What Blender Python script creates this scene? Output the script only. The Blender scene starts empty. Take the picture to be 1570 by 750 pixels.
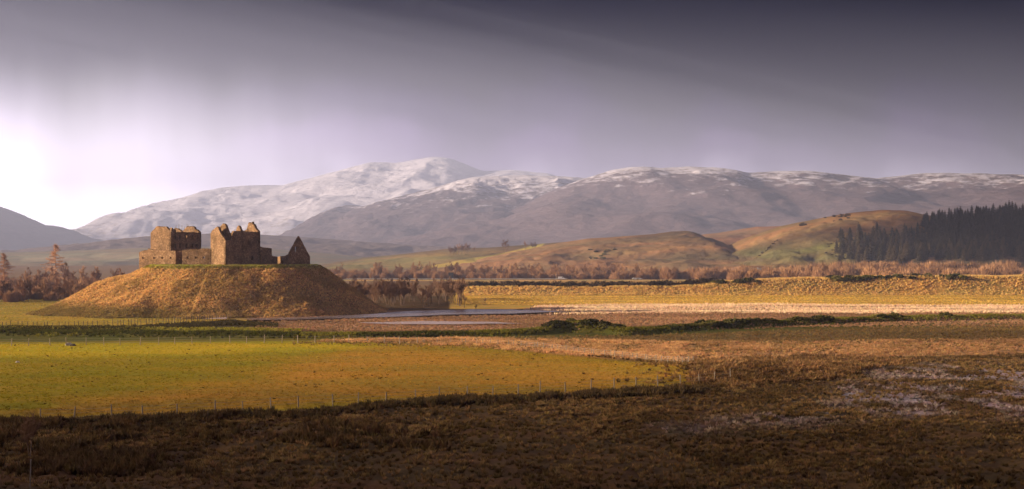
import bpy, math, random
import numpy as np
from mathutils import Vector

# ------------------------------------------------------------------ camera, sky, sun, exposure
SC = bpy.context.scene
COL = SC.collection
F = 2050.0           # focal length in photograph pixels (1570 px wide)
CAMH = 18.0          # camera height above the flood plain
HORY = 395.0         # photograph row of the horizon

cam_d = bpy.data.cameras.new('camera')
cam_d.sensor_width = 36.0
cam_d.lens = 36.0 * F / 1570.0
cam_d.shift_y = (HORY - 375.0) / 1570.0
cam_d.clip_start = 0.5
cam_d.clip_end = 60000.0
cam = bpy.data.objects.new('camera', cam_d)
cam.location = (0, 0, CAMH)
cam.rotation_euler = (math.radians(90), 0, 0)
COL.objects.link(cam)
SC.camera = cam

SUN_EL, SUN_AZ = 11.5, -95.0        # azimuth measured from the view direction, negative = left
SUN_STR, EXPOSURE = 5.0, 2.15
HAZE_DENSITY = 1.25e-4

wd = bpy.data.worlds.new('World'); SC.world = wd; wd.use_nodes = True
wn = wd.node_tree; wn.nodes.clear()
def N(t, typ, **kw):
    n = t.nodes.new(typ)
    for k, v in kw.items(): setattr(n, k, v)
    return n
def L(t, a, b): t.links.new(a, b)
def mathn(t, op, a, b=None, c=None, clamp=False):
    n = N(t, 'ShaderNodeMath', operation=op, use_clamp=clamp)
    for i, v in enumerate((a, b, c)):
        if v is None: continue
        if isinstance(v, (int, float)): n.inputs[i].default_value = v
        else: L(t, v, n.inputs[i])
    return n.outputs[0]
def ramp(t, fac, stops, interp='EASE'):
    n = N(t, 'ShaderNodeValToRGB'); r = n.color_ramp; r.interpolation = interp
    while len(r.elements) > 1: r.elements.remove(r.elements[-1])
    r.elements[0].position = stops[0][0]; r.elements[0].color = (*stops[0][1], 1)
    for p, c in stops[1:]:
        e = r.elements.new(p); e.color = (*c, 1)
    L(t, fac, n.inputs[0]); return n.outputs[0]
def mix(t, fac, a, b, mode='MIX'):
    n = N(t, 'ShaderNodeMix', data_type='RGBA', blend_type=mode)
    for s, v in ((n.inputs[0], fac), (n.inputs[6], a), (n.inputs[7], b)):
        if isinstance(v, (int, float)): s.default_value = v
        elif isinstance(v, tuple): s.default_value = (*v, 1)
        else: L(t, v, s)
    return n.outputs[2]

sky = N(wn, 'ShaderNodeTexSky', sky_type='NISHITA', sun_disc=False)
sky.sun_elevation = math.radians(SUN_EL)
sky.sun_rotation = math.radians(SUN_AZ)
sky.air_density = 1.4; sky.dust_density = 3.0
tc = N(wn, 'ShaderNodeTexCoord')
sep = N(wn, 'ShaderNodeSeparateXYZ'); L(wn, tc.outputs['Generated'], sep.inputs[0])
# a storm bank: dark overhead, paler where rain veils reach the horizon, opening to the sunlit side (left)
mp = N(wn, 'ShaderNodeMapping'); mp.inputs['Scale'].default_value = (3.2, 3.2, 4.6)
L(wn, tc.outputs['Generated'], mp.inputs[0])
nz = N(wn, 'ShaderNodeTexNoise'); nz.inputs['Scale'].default_value = 1.9; nz.inputs['Detail'].default_value = 6
nz.inputs['Roughness'].default_value = 0.5
L(wn, mp.outputs[0], nz.inputs['Vector'])
mp2 = N(wn, 'ShaderNodeMapping'); mp2.inputs['Scale'].default_value = (9.0, 9.0, 1.2); mp2.inputs['Rotation'].default_value = (0, 0.35, 0)
L(wn, tc.outputs['Generated'], mp2.inputs[0])
nz2 = N(wn, 'ShaderNodeTexNoise'); nz2.inputs['Scale'].default_value = 1.3; nz2.inputs['Detail'].default_value = 4
L(wn, mp2.outputs[0], nz2.inputs['Vector'])
warp = mathn(wn, 'MULTIPLY_ADD', nz.outputs[0], 0.12, -0.06)
warp2 = mathn(wn, 'MULTIPLY_ADD', nz2.outputs[0], 0.09, -0.045)
leftness = mathn(wn, 'MULTIPLY_ADD', sep.outputs['X'], -1.3, 0.42, clamp=True)
stretch = mathn(wn, 'MULTIPLY_ADD', leftness, 0.30, 0.72)
elev = mathn(wn, 'ADD', mathn(wn, 'ADD', sep.outputs['Z'], warp), warp2)
elev = mathn(wn, 'DIVIDE', elev, stretch)
cl = ramp(wn, elev, [(0.0, (0.84, 0.70, 0.94)), (0.05, (0.54, 0.43, 0.64)), (0.085, (0.11, 0.062, 0.185)),
                      (0.12, (0.020, 0.010, 0.055)), (0.16, (0.002, 0.002, 0.009)), (1.0, (0.004, 0.004, 0.008))])
# veiled brightness around the break in the cloud, low on the left
dt = N(wn, 'ShaderNodeVectorMath', operation='DOT_PRODUCT')
ga, ge = math.radians(-24), math.radians(0.8)
L(wn, tc.outputs['Generated'], dt.inputs[0]); dt.inputs[1].default_value = (math.sin(ga)*math.cos(ge), math.cos(ga)*math.cos(ge), math.sin(ge))
gl = mathn(wn, 'MULTIPLY_ADD', dt.outputs['Value'], 13.0, -12.0, clamp=True)
gl = mathn(wn, 'POWER', gl, 1.8)
low = N(wn, 'ShaderNodeMapRange', interpolation_type='SMOOTHSTEP'); low.inputs[1].default_value = 0.0; low.inputs[2].default_value = 0.15; low.inputs[3].default_value = 1.0; low.inputs[4].default_value = 0.0
L(wn, mathn(wn, 'MULTIPLY_ADD', warp2, 0.6, sep.outputs['Z']), low.inputs[0])
gl = mathn(wn, 'MULTIPLY', gl, low.outputs[0])
glow = mix(wn, 1.0, (2.3, 2.1, 2.2), gl, 'MULTIPLY')
side = N(wn, 'ShaderNodeMapRange', interpolation_type='SMOOTHSTEP'); side.inputs[1].default_value = -0.25; side.inputs[2].default_value = 0.55; side.inputs[3].default_value = 1.0; side.inputs[4].default_value = 0.22
L(wn, sep.outputs['X'], side.inputs[0])
cl = mix(wn, 1.0, cl, side.outputs[0], 'MULTIPLY')
cloudc = mix(wn, 1.0, cl, glow, 'ADD')
skyc = mix(wn, 1.0, sky.outputs[0], (0.06, 0.06, 0.06), 'MULTIPLY')
tot = mix(wn, 0.985, skyc, cloudc)
bgn = N(wn, 'ShaderNodeBackground'); bgn.inputs['Strength'].default_value = 0.58
L(wn, tot, bgn.inputs[0])
wo = N(wn, 'ShaderNodeOutputWorld'); L(wn, bgn.outputs[0], wo.inputs[0])

sd = bpy.data.lights.new('sun', 'SUN'); sd.energy = SUN_STR; sd.angle = math.radians(0.6); sd.color = (1.0, 0.765, 0.50)
sun = bpy.data.objects.new('sun', sd); COL.objects.link(sun)
az, el = math.radians(SUN_AZ), math.radians(SUN_EL)
SUNV = Vector((math.sin(az)*math.cos(el), math.cos(az)*math.cos(el), math.sin(el)))
sun.rotation_euler = SUNV.to_track_quat('Z', 'Y').to_euler()

SC.view_settings.view_transform = 'Standard'; SC.view_settings.look = 'None'
SC.view_settings.exposure = EXPOSURE; SC.view_settings.gamma = 1.0
SC.view_settings.use_curve_mapping = False
SC.render.engine = 'CYCLES'
SC.cycles.use_denoising = True
SC.cycles.max_bounces = 5; SC.cycles.diffuse_bounces = 2; SC.cycles.transparent_max_bounces = 8
SC.cycles.volume_bounces = 0

# ------------------------------------------------------------------ helpers
RNG = np.random.default_rng(7)
random.seed(7)
def hsh(ix, iy, s):
    h = (ix.astype(np.int64)*374761393 + iy.astype(np.int64)*668265263 + s*1442695041) & 0xffffffff
    h = ((h ^ (h >> 13)) * 1274126177) & 0xffffffff
    return ((h ^ (h >> 16)) & 0xffff) / 65535.0
def vnoise(x, y, s=0):
    x = np.asarray(x, float); y = np.asarray(y, float)
    ix = np.floor(x); iy = np.floor(y); fx = x-ix; fy = y-iy
    fx = fx*fx*fx*(fx*(fx*6-15)+10); fy = fy*fy*fy*(fy*(fy*6-15)+10)
    a = hsh(ix, iy, s); b = hsh(ix+1, iy, s); c = hsh(ix, iy+1, s); d = hsh(ix+1, iy+1, s)
    return (a+(b-a)*fx)*(1-fy) + (c+(d-c)*fx)*fy
def fbm(x, y, s=0, o=4, r=0.5):
    t = 0; a = 1.0; n = 0
    for i in range(o):
        t = t + a*vnoise(x*2**i + 17.3*i, y*2**i - 9.1*i, s+i); n += a; a *= r
    return t/n
def smooth(a, b, x):
    t = np.clip((x-a)/(b-a), 0, 1); return t*t*(3-2*t)
def rowD(py): return CAMH*F/(py-HORY)            # distance of a ground point seen at that row
def wx(px, D): return (px-785.0)/F*D
def wz(py, D): return CAMH + (HORY-py)/F*D
def gp(px, py): D = rowD(py); return wx(px, D), D
def project(x, y, z):
    y = np.maximum(y, 1.0); return 785.0 + x/y*F, HORY - (z-CAMH)/y*F

def mesh(name, v, f, cols=None, smoothf=False):
    """v (n,3), f (m,3) or (m,4) arrays -> mesh"""
    v = np.asarray(v, np.float32); f = np.asarray(f, np.int32)
    me = bpy.data.meshes.new(name); k = f.shape[1]
    me.vertices.add(len(v)); me.vertices.foreach_set('co', v.ravel())
    me.loops.add(f.size); me.loops.foreach_set('vertex_index', f.ravel())
    me.polygons.add(len(f)); me.polygons.foreach_set('loop_start', np.arange(0, f.size, k, dtype=np.int32))
    me.polygons.foreach_set('loop_total', np.full(len(f), k, np.int32))
    me.update(calc_edges=True)
    if smoothf: me.polygons.foreach_set('use_smooth', np.ones(len(f), bool))
    if cols is not None:
        a = me.attributes.new('Col', 'FLOAT_COLOR', 'POINT')
        c = np.ones((len(v), 4), np.float32); c[:, :3] = cols; a.data.foreach_set('color', c.ravel())
    return me
def link(name, me, mat=None, parent=None, label=None, cat=None, group=None, kind=None):
    o = bpy.data.objects.new(name, me); COL.objects.link(o)
    if mat is not None and me is not None and not me.materials: me.materials.append(mat)
    if parent is not None: o.parent = parent
    if label: o['label'] = label
    if cat: o['category'] = cat
    if group: o['group'] = group
    if kind: o['kind'] = kind
    return o
def thing(name, loc, label, cat, group=None, rz=0.0, sc=1.0):
    o = link(name, None, None, None, label, cat, group)
    o.location = loc; o.rotation_euler = (0, 0, rz); o.scale = (sc,)*3 if not isinstance(sc, tuple) else sc
    o.empty_display_size = 0.5
    return o
class MB:
    """collects quads / boxes / tubes into one mesh"""
    def __init__(s): s.v = []; s.f = []
    def quad(s, a, b, c, d): i = len(s.v); s.v += [a, b, c, d]; s.f.append((i, i+1, i+2, i+3))
    def tri(s, a, b, c): i = len(s.v); s.v += [a, b, c]; s.f.append((i, i+1, i+2))
    def prism(s, bot, top):
        n = len(bot); i = len(s.v); s.v += list(bot)+list(top)
        for k in range(n): s.f.append((i+k, i+(k+1) % n, i+n+(k+1) % n, i+n+k))
        s.f.append(tuple(i+n-1-k for k in range(n))); s.f.append(tuple(i+n+k for k in range(n)))
    def box(s, x0, x1, y0, y1, z0, z1):
        s.prism([(x0, y0, z0), (x1, y0, z0), (x1, y1, z0), (x0, y1, z0)], [(x0, y0, z1), (x1, y0, z1), (x1, y1, z1), (x0, y1, z1)])
    def tube(s, p, q, r0, r1, n=5):
        p = Vector(p); q = Vector(q); d = (q-p)
        if d.length < 1e-6: return
        d.normalize(); u = d.orthogonal().normalized(); w = d.cross(u)
        ring = lambda c, r: [tuple(c + (u*math.cos(2*math.pi*k/n) + w*math.sin(2*math.pi*k/n))*r) for k in range(n)]
        s.prism(ring(p, r0), ring(q, r1))
    def me(s, name):
        m = bpy.data.meshes.new(name); m.from_pydata([tuple(x) for x in s.v], [], s.f); m.update(); return m

# ------------------------------------------------------------------ materials
def mat_new(name):
    m = bpy.data.materials.new(name); m.use_nodes = True; t = m.node_tree; t.nodes.clear()
    o = N(t, 'ShaderNodeOutputMaterial'); return m, t, o
def princ(t, o, col, rough=0.9, spec=0.15, normal=None):
    b = N(t, 'ShaderNodeBsdfPrincipled')
    if isinstance(col, tuple): b.inputs['Base Color'].default_value = (*col, 1)
    else: L(t, col, b.inputs['Base Color'])
    b.inputs['Roughness'].default_value = rough; b.inputs['Specular IOR Level'].default_value = spec
    if normal is not None: L(t, normal, b.inputs['Normal'])
    L(t, b.outputs[0], o.inputs['Surface']); return b
def noise(t, scale, detail=5, rough=0.55, vec=None, stretch=None):
    n = N(t, 'ShaderNodeTexNoise'); n.inputs['Scale'].default_value = scale
    n.inputs['Detail'].default_value = detail; n.inputs['Roughness'].default_value = rough
    if vec is None:
        g = N(t, 'ShaderNodeNewGeometry'); vec = g.outputs['Position']
    if stretch:
        mm = N(t, 'ShaderNodeMapping'); mm.inputs['Scale'].default_value = stretch; L(t, vec, mm.inputs[0]); vec = mm.outputs[0]
    L(t, vec, n.inputs['Vector']); return n.outputs[0]
def bump(t, h, strength, dist):
    b = N(t, 'ShaderNodeBump'); b.inputs['Strength'].default_value = strength; b.inputs['Distance'].default_value = dist
    L(t, h, b.inputs['Height']); return b.outputs[0]

def ground_mat(name, s1=0.9, s2=0.09, var=0.55, bs=0.8, bd=0.35):
    m, t, o = mat_new(name)
    at = N(t, 'ShaderNodeAttribute', attribute_name='Col')
    n1 = noise(t, s1, 6, 0.65); n2 = noise(t, s2, 4, 0.6, stretch=(0.45, 1, 1)); n3 = noise(t, s1*4.3, 3, 0.6)
    v1 = mathn(t, 'MULTIPLY_ADD', n1, 2*var, 1-var)
    v2 = mathn(t, 'MULTIPLY_ADD', n2, 1.3*var, 1-0.65*var)
    v = mathn(t, 'MULTIPLY', v1, v2)
    c = mix(t, 1.0, at.outputs['Color'], v, 'MULTIPLY')
    warm = ramp(t, n2, [(0.35, (0.92, 1.03, 0.95)), (0.65, (1.1, 0.95, 0.85))])
    c = mix(t, 1.0, c, warm, 'MULTIPLY')
    h = mathn(t, 'ADD', n1, mathn(t, 'MULTIPLY', n3, 0.35))
    princ(t, o, c, 0.95, 0.05, bump(t, h, bs, bd)); return m
GROUND = ground_mat('ground_cover')
def blade_mat(name):
    m, t, o = mat_new(name)
    at = N(t, 'ShaderNodeAttribute', attribute_name='Col')
    d = N(t, 'ShaderNodeBsdfDiffuse'); tr = N(t, 'ShaderNodeBsdfTranslucent'); mx = N(t, 'ShaderNodeMixShader')
    L(t, at.outputs['Color'], d.inputs[0]); L(t, at.outputs['Color'], tr.inputs[0]); mx.inputs[0].default_value = 0.35
    L(t, d.outputs[0], mx.inputs[1]); L(t, tr.outputs[0], mx.inputs[2]); L(t, mx.outputs[0], o.inputs['Surface'])
    return m
BLADE = blade_mat('grass_blades')
def twig_mat(name, a, b, scale=0.25):
    m, t, o = mat_new(name)
    oi = N(t, 'ShaderNodeObjectInfo')
    n = noise(t, scale, 3)
    f = mathn(t, 'ADD', mathn(t, 'MULTIPLY', n, 0.7), mathn(t, 'MULTIPLY', oi.outputs['Random'], 0.6), None)
    c = ramp(t, f, [(0.25, a), (0.85, b)], 'LINEAR')
    princ(t, o, c, 0.9, 0.05); return m
TWIG = twig_mat('bare_twigs', (0.20, 0.108, 0.060), (0.36, 0.205, 0.112))
TWIGDK = twig_mat('dark_bare_twigs', (0.105, 0.060, 0.042), (0.20, 0.115, 0.075))
WILLOW = twig_mat('willow_twigs', (0.20, 0.105, 0.055), (0.42, 0.24, 0.12))
LARCH = twig_mat('larch_twigs', (0.34, 0.18, 0.095), (0.50, 0.28, 0.15))
BARK = twig_mat('bark', (0.09, 0.06, 0.045), (0.18, 0.125, 0.09))
BIRCH = twig_mat('birch_bark', (0.40, 0.34, 0.29), (0.55, 0.47, 0.40))
NEEDLE = twig_mat('conifer_needles', (0.022, 0.024, 0.012), (0.085, 0.062, 0.034))
GORSE = twig_mat('gorse_leaves', (0.030, 0.036, 0.010), (0.10, 0.085, 0.022))
BRUSHDK = twig_mat('dark_scrub', (0.030, 0.022, 0.014), (0.075, 0.050, 0.028))

def stone_mat():
    m, t, o = mat_new('rubble_stone')
    g = N(t, 'ShaderNodeNewGeometry')
    vo = N(t, 'ShaderNodeTexVoronoi'); vo.inputs['Scale'].default_value = 3.0; L(t, g.outputs['Position'], vo.inputs['Vector'])
    ve = N(t, 'ShaderNodeTexVoronoi', feature='DISTANCE_TO_EDGE'); ve.inputs['Scale'].default_value = 3.0; L(t, g.outputs['Position'], ve.inputs['Vector'])
    sepc = N(t, 'ShaderNodeSeparateColor'); L(t, vo.outputs['Color'], sepc.inputs[0])
    c = ramp(t, sepc.outputs[0], [(0.0, (0.20, 0.128, 0.074)), (0.5, (0.27, 0.172, 0.098)), (0.85, (0.34, 0.222, 0.13)), (1.0, (0.46, 0.33, 0.21))], 'LINEAR')
    n = noise(t, 0.35, 5, 0.6)
    c = mix(t, 1.0, c, ramp(t, n, [(0.3, (0.62, 0.58, 0.52)), (0.65, (1.12, 1.05, 1.0))]), 'MULTIPLY')
    e = ramp(t, ve.outputs['Distance'], [(0.0, (0.0,)*3), (0.12, (1.0,)*3)])
    c = mix(t, 0.2, c, mix(t, 1.0, c, e, 'MULTIPLY'))
    h = mathn(t, 'ADD', e, mathn(t, 'MULTIPLY', noise(t, 3.0, 4), 0.8))
    princ(t, o, c, 0.95, 0.1, bump(t, h, 0.9, 0.12)); return m
STONE = stone_mat()
def plain(name, c, rough=0.7, spec=0.3, var=0.3, scale=2.0):
    m, t, o = mat_new(name); n = noise(t, scale, 4)
    cc = mix(t, 1.0, (c[0], c[1], c[2]), mathn(t, 'MULTIPLY_ADD', n, 2*var, 1-var), 'MULTIPLY')
    princ(t, o, cc, rough, spec); return m
WOOD = plain('weathered_wood', (0.20, 0.165, 0.13)); WOODDK = plain('dark_wet_wood', (0.07, 0.05, 0.035))
WOODLT = plain('pale_wood', (0.28, 0.23, 0.175)); WIRE = plain('fence_wire', (0.22, 0.2, 0.18), 0.5)
WHITE = plain('white_paint', (0.75, 0.73, 0.70), 0.5, 0.4, 0.1); SLATE = plain('slate_roof', (0.10, 0.095, 0.10), 0.6)
GLASS = plain('dark_glass', (0.02, 0.025, 0.03), 0.1, 0.6, 0.1); TYRE = plain('tyre_rubber', (0.02, 0.02, 0.02), 0.8)
STEEL = plain('galvanised_steel', (0.55, 0.54, 0.52), 0.45, 0.5, 0.15); ASPH = plain('asphalt', (0.05, 0.05, 0.052), 0.9, 0.2)
ROCK = plain('pale_rock', (0.40, 0.36, 0.32), 0.9, 0.1); SIGNBK = plain('grey_sign_back', (0.035, 0.04, 0.045), 0.6)

def mountain_mat(name, lo, hi, snow, z0, z1, amount, sc=1.0):
    """heather and rock with wind-blown snow lying in patches that grow with altitude"""
    m, t, o = mat_new(name)
    g = N(t, 'ShaderNodeNewGeometry'); sp = N(t, 'ShaderNodeSeparateXYZ'); L(t, g.outputs['Position'], sp.inputs[0])
    n1 = noise(t, 0.0045*sc, 8, 0.62); n2 = noise(t, 0.034*sc, 9, 0.72, stretch=(0.8, 0.5, 2.6))
    n3 = noise(t, 0.05*sc, 5, 0.6)
    c = mix(t, n1, lo, hi)
    c = mix(t, 1.0, c, mathn(t, 'MULTIPLY_ADD', n3, 0.9, 0.55), 'MULTIPLY')
    alt = N(t, 'ShaderNodeMapRange'); alt.inputs[1].default_value = z0; alt.inputs[2].default_value = z1
    alt.inputs[3].default_value = -0.35; alt.inputs[4].default_value = 0.35; L(t, sp.outputs['Z'], alt.inputs[0])
    s = mathn(t, 'ADD', mathn(t, 'ADD', mathn(t, 'MULTIPLY', n2, 1.3), mathn(t, 'MULTIPLY', n1, 0.5)), alt.outputs[0])
    s = mathn(t, 'MULTIPLY_ADD', s, 1.0, amount-1.0)
    f = ramp(t, s, [(0.0, (0, 0, 0)), (0.20, (1, 1, 1))])
    c = mix(t, f, c, snow)
    h = mathn(t, 'ADD', n2, mathn(t, 'MULTIPLY', n3, 0.4))
    princ(t, o, c, 0.9, 0.1, bump(t, h, 0.7, 14.0/sc)); return m

# ------------------------------------------------------------------ colour by ground cover
def polydist(px, py, poly):
    """signed distance in photo pixels, positive inside"""
    P = np.array(poly, float); n = len(P)
    d2 = np.full(px.shape, 1e12); ins = np.zeros(px.shape, bool)
    for i in range(n):
        ax, ay = P[i]; bx, by = P[(i+1) % n]
        ex, ey = bx-ax, by-ay; w = ex*ex+ey*ey+1e-9
        t = np.clip(((px-ax)*ex+(py-ay)*ey)/w, 0, 1)
        d2 = np.minimum(d2, (px-ax-t*ex)**2 + (py-ay-t*ey)**2)
        c = ((ay > py) != (by > py)) & (px < (bx-ax)*(py-ay)/(by-ay+1e-12)+ax)
        ins ^= c
    d = np.sqrt(d2); return np.where(ins, d, -d)
def paint(x, y, z, base, layers, seed=0):
    px, py = project(x, y, z)
    wob = (fbm(x*0.05, y*0.03, 90+seed, 4)-0.5)
    c = np.empty((len(x), 3)); c[:] = base
    for poly, col, soft, wamp in layers:
        d = polydist(px + wob*wamp*6, py + wob*wamp, poly)
        w = smooth(-soft, soft, d)[:, None]
        c = c*(1-w) + np.array(col)*w
    return c

# ------------------------------------------------------------------ ground sheet
def bank_h(px):          # golden flood bank at 640-660 m: height by position along it
    return np.interp(px, [640, 715, 900, 1040, 1110, 1220, 1570, 1900], [0.0, 3.5, 3.8, 4.2, 6.0, 7.6, 9.0, 9.0])
DYKE = [(-300, 507), (0, 511), (200, 512), (430, 517), (560, 517), (700, 514), (800, 511), (870, 507), (920, 508), (960, 511), (1060, 505), (1140, 502), (1260, 497), (1400, 492), (1570, 488), (1900, 482)]
DYKEX = np.array([gp(*p)[0] for p in DYKE]); DYKEY = np.array([gp(*p)[1] for p in DYKE])
def dyke_h(x):
    px = 785 + x/312.0*F
    return np.interp(px, [-300, 0, 430, 700, 830, 870, 900, 940, 1000, 1140, 1150, 1570, 1900], [0.5, 0.6, 0.7, 0.75, 1.0, 1.7, 1.9, 1.2, 0.8, 0.9, 1.0, 1.1, 1.1])
def ground_z(x, y):
    x = np.asarray(x, float); y = np.asarray(y, float)
    px = 785 + x/np.maximum(y, 50)*F
    z = (fbm(x*0.02, y*0.02, 1, 3)-0.5)*0.7 + (fbm(x*0.09, y*0.09, 5, 3)-0.5)*0.35
    fld = smooth(100, 190, y)*(1-smooth(265, 300, y))
    z = z*(1-0.6*fld*(px < 1050))
    rough = (1-smooth(150, 185, y))
    z = z + rough*(fbm(x*0.35, y*0.35, 9, 3)-0.5)*0.7
    # river channel and pools are cut a little lower
    # dyke
    yd = np.interp(x, DYKEX, DYKEY); t = np.abs(y-yd)/7.0
    z = z + dyke_h(x)*np.clip(1-t*t, 0, 1)**1.0*(0.75+0.5*fbm(x*0.06, y*0.06, 31, 3))
    yd2 = yd+13+6*fbm(x*0.02, y*0, 37, 2); t = np.abs(y-yd2)/6.0
    z = z + np.where(x < -48, 0.55, 0.0)*np.clip(1-t*t, 0, 1)
    z = z + 1.3*np.exp(-((x-40)/20.0)**2-((y-212)/12.0)**2)
    # flood bank
    b = bank_h(px); s = smooth(634, 650, y)*(1-smooth(668, 700, y))
    z = z + b*s*(0.9+0.2*fbm(x*0.03, y*0.03, 41, 3))
    # far valley floor rises gently
    z = z + smooth(1300, 2600, y)*6
    # gentle rise to the shoulder the camera stands on
    z = z + 15.0*(1-smooth(-40, 70, y))
    return z

MOUND_C = (-95.0, 442.0)
def mound_z(x, y):
    dx = x-MOUND_C[0]; dy = y-MOUND_C[1]
    ai = np.where(dx < 0, 26.0, 29.5); ao = np.where(dx < 0, 62.0, 57.0)
    th = np.arctan2(dy, dx)
    bi, bo = 20.5, 52.0
    ri = 1/np.sqrt((np.cos(th)/ai)**2 + (np.sin(th)/bi)**2); ro = 1/np.sqrt((np.cos(th)/ao)**2 + (np.sin(th)/bo)**2)
    r = np.hypot(dx, dy) + (fbm(x*0.05, y*0.05, 61, 4)-0.5)*9
    t = np.clip((r-ri)/(ro-ri), 0, 1.25)
    tc_ = np.clip(t, 0, 1)
    lin = np.where(dx < 0, (1-tc_)**1.15, 1-tc_)
    prof = 0.62*lin + 0.38*(0.5+0.5*np.cos(np.pi*tc_)) - 0.10*smooth(0.0, 0.25, t)*(1-t) - np.maximum(t-1, 0)*1.2
    z = 15.9*prof + (fbm(x*0.12, y*0.12, 63, 4)-0.5)*0.9*smooth(0.0, 0.2, t) + (fbm(x*0.4, y*0.4, 66, 3)-0.5)*0.5
    return z-0.15

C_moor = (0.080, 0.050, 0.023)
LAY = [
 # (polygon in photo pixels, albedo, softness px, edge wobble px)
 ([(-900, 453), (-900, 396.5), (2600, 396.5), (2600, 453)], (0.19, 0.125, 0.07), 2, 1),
 ([(-900, 506), (-900, 452), (420, 456), (420, 500)], (0.30, 0.225, 0.035), 3, 2),            # far left pasture
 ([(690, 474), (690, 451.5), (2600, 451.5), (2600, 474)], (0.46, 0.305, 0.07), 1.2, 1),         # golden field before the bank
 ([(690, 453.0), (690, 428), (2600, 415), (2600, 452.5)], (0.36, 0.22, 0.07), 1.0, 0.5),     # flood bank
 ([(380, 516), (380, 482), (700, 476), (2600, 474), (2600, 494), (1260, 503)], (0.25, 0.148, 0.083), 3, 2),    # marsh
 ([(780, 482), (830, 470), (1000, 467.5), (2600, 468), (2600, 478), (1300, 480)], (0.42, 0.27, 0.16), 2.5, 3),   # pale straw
 ([(480, 501), (620, 493), (800, 496), (760, 503)], (0.36, 0.22, 0.16), 2, 1),
 ([(-900, 531), (-900, 505), (200, 504), (430, 513), (700, 509), (2600, 470), (2600, 500), (1500, 502), (1000, 516), (700, 519), (430, 530)], (0.085, 0.085, 0.016), 2, 1),   # green dyke
 ([(430, 527), (560, 520), (960, 514), (1500, 500), (2600, 500), (2600, 530), (1300, 540), (1000, 540)], (0.19, 0.132, 0.052), 3, 2),    # olive grass
 ([(480, 524), (700, 517), (900, 522), (1150, 524), (1560, 522), (2600, 530), (2600, 545), (1560, 543), (1250, 552), (1050, 556), (850, 542), (700, 529)], (0.40, 0.235, 0.105), 3, 3),   # tan tussock band
 ([(-900, 650), (-900, 529), (430, 524.5), (700, 527), (850, 543), (1000, 558), (1068, 576), (1072, 590), (1000, 594), (800, 604), (620, 612), (480, 629), (280, 636), (0, 643)], (0.24, 0.19, 0.014), 3, 2.5),   # green field
 ([(540, 530), (720, 533), (880, 550), (1010, 564), (1090, 582), (980, 594), (760, 604), (500, 615), (200, 628), (80, 618), (420, 580), (480, 555)], (0.34, 0.195, 0.030), 26, 16),   # its rusty half
 ([(-100, 640), (260, 605), (700, 590), (1000, 592), (600, 612), (280, 634)], (0.28, 0.165, 0.026), 10, 8),
 ([(-900, 560), (-900, 529), (430, 524), (640, 528), (500, 536), (200, 545)], (0.37, 0.295, 0.02), 6, 4),
 ([(1060, 552), (1250, 545), (1420, 555), (1300, 580), (1100, 596), (1060, 588)], (0.12, 0.072, 0.032), 6, 4),  # brown ground, darkened in colour for the shaded bank
]
LAY.append(([(-900, 512), (-900, 505.5), (200, 502.5), (360, 491.5), (425, 498), (380, 504), (200, 509)], (0.045, 0.036, 0.012), 1.2, 0.8))  # ditch bank shade put into the ground colour below the far fence
FROST = [([(1380, 565), (1650, 560), (1650, 640), (1450, 636), (1180, 650), (1000, 660), (1120, 640), (1300, 610), (1260, 590)], 14)]

rows = list(np.arange(-260, 88, 12.0)); yy = 88.0
while yy < 1500: rows.append(yy); yy *= 1.0062
while yy < 16000: rows.append(yy); yy *= 1.04
rows = np.array(rows)
u = np.concatenate([-np.geomspace(9, 1.02, 26), np.linspace(-1, 1, 460), np.geomspace(1.02, 9, 26)])
YY, UU = np.meshgrid(rows, u, indexing='ij')
WID = np.maximum(YY, 60)*0.42 + 12
XX = np.clip(UU*WID, -11000, 11000)
gx, gy = XX.ravel(), YY.ravel()
gz = ground_z(gx, gy)
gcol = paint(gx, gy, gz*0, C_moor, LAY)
# bleached frost lying between the tufts of the wet flat on the right
gpx, gpy = project(gx, gy, gz*0)
for poly, soft in FROST:
    w = smooth(-soft, soft, polydist(gpx + (fbm(gx*0.03, gy*0.02, 71, 3)-0.5)*120, gpy + (fbm(gx*0.03, gy*0.02, 72, 3)-0.5)*16, poly))
    w = w*smooth(0.50, 0.66, fbm(gx*0.25, gy*0.14, 73, 4)*0.7 + 0.3*fbm(gx*0.06, gy*0.04, 74, 2))
    gcol = gcol*(1-w[:, None]*0.8) + np.array((0.36, 0.30, 0.33))*w[:, None]*0.8
nr, nc = XX.shape
I = np.arange(nr*nc).reshape(nr, nc)
Q = np.stack([I[:-1, :-1], I[:-1, 1:], I[1:, 1:], I[1:, :-1]], -1).reshape(-1, 4)
fx = gpx[Q].mean(1); fy = gpy[Q].mean(1); fY = gy[Q].mean(1)
zone = np.zeros(len(Q), int)
FIELD = LAY[10][0]
infield = (polydist(fx, fy, FIELD) > 0) & (fY > 95)
zone[fY > 360] = 1                       # flood plain beyond the dyke
zone[(fx < 400) & (fy < 506) & (fy > 452) & (fY > 300)] = 2
zone[(fx > 700) & (fy > 453) & (fy < 470) & (fY > 300)] = 3
zone[infield] = 4
ZN = ['moor_ground', 'flood_plain_ground', 'far_pasture_field', 'golden_field', 'green_pasture_field']
ZL = ['dark rough brown moorland in the foreground', 'flat brown valley floor reaching to the hills', 'yellow green pasture left of the castle mound',
      'smooth golden field below the tussocky flood bank', 'sunlit green and rust pasture in the middle distance']
V = np.stack([gx, gy, gz], 1)
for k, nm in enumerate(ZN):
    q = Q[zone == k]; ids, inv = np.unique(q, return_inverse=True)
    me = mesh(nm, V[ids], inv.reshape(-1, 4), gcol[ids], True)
    link(nm, me, GROUND, label=ZL[k], kind='structure')

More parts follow.
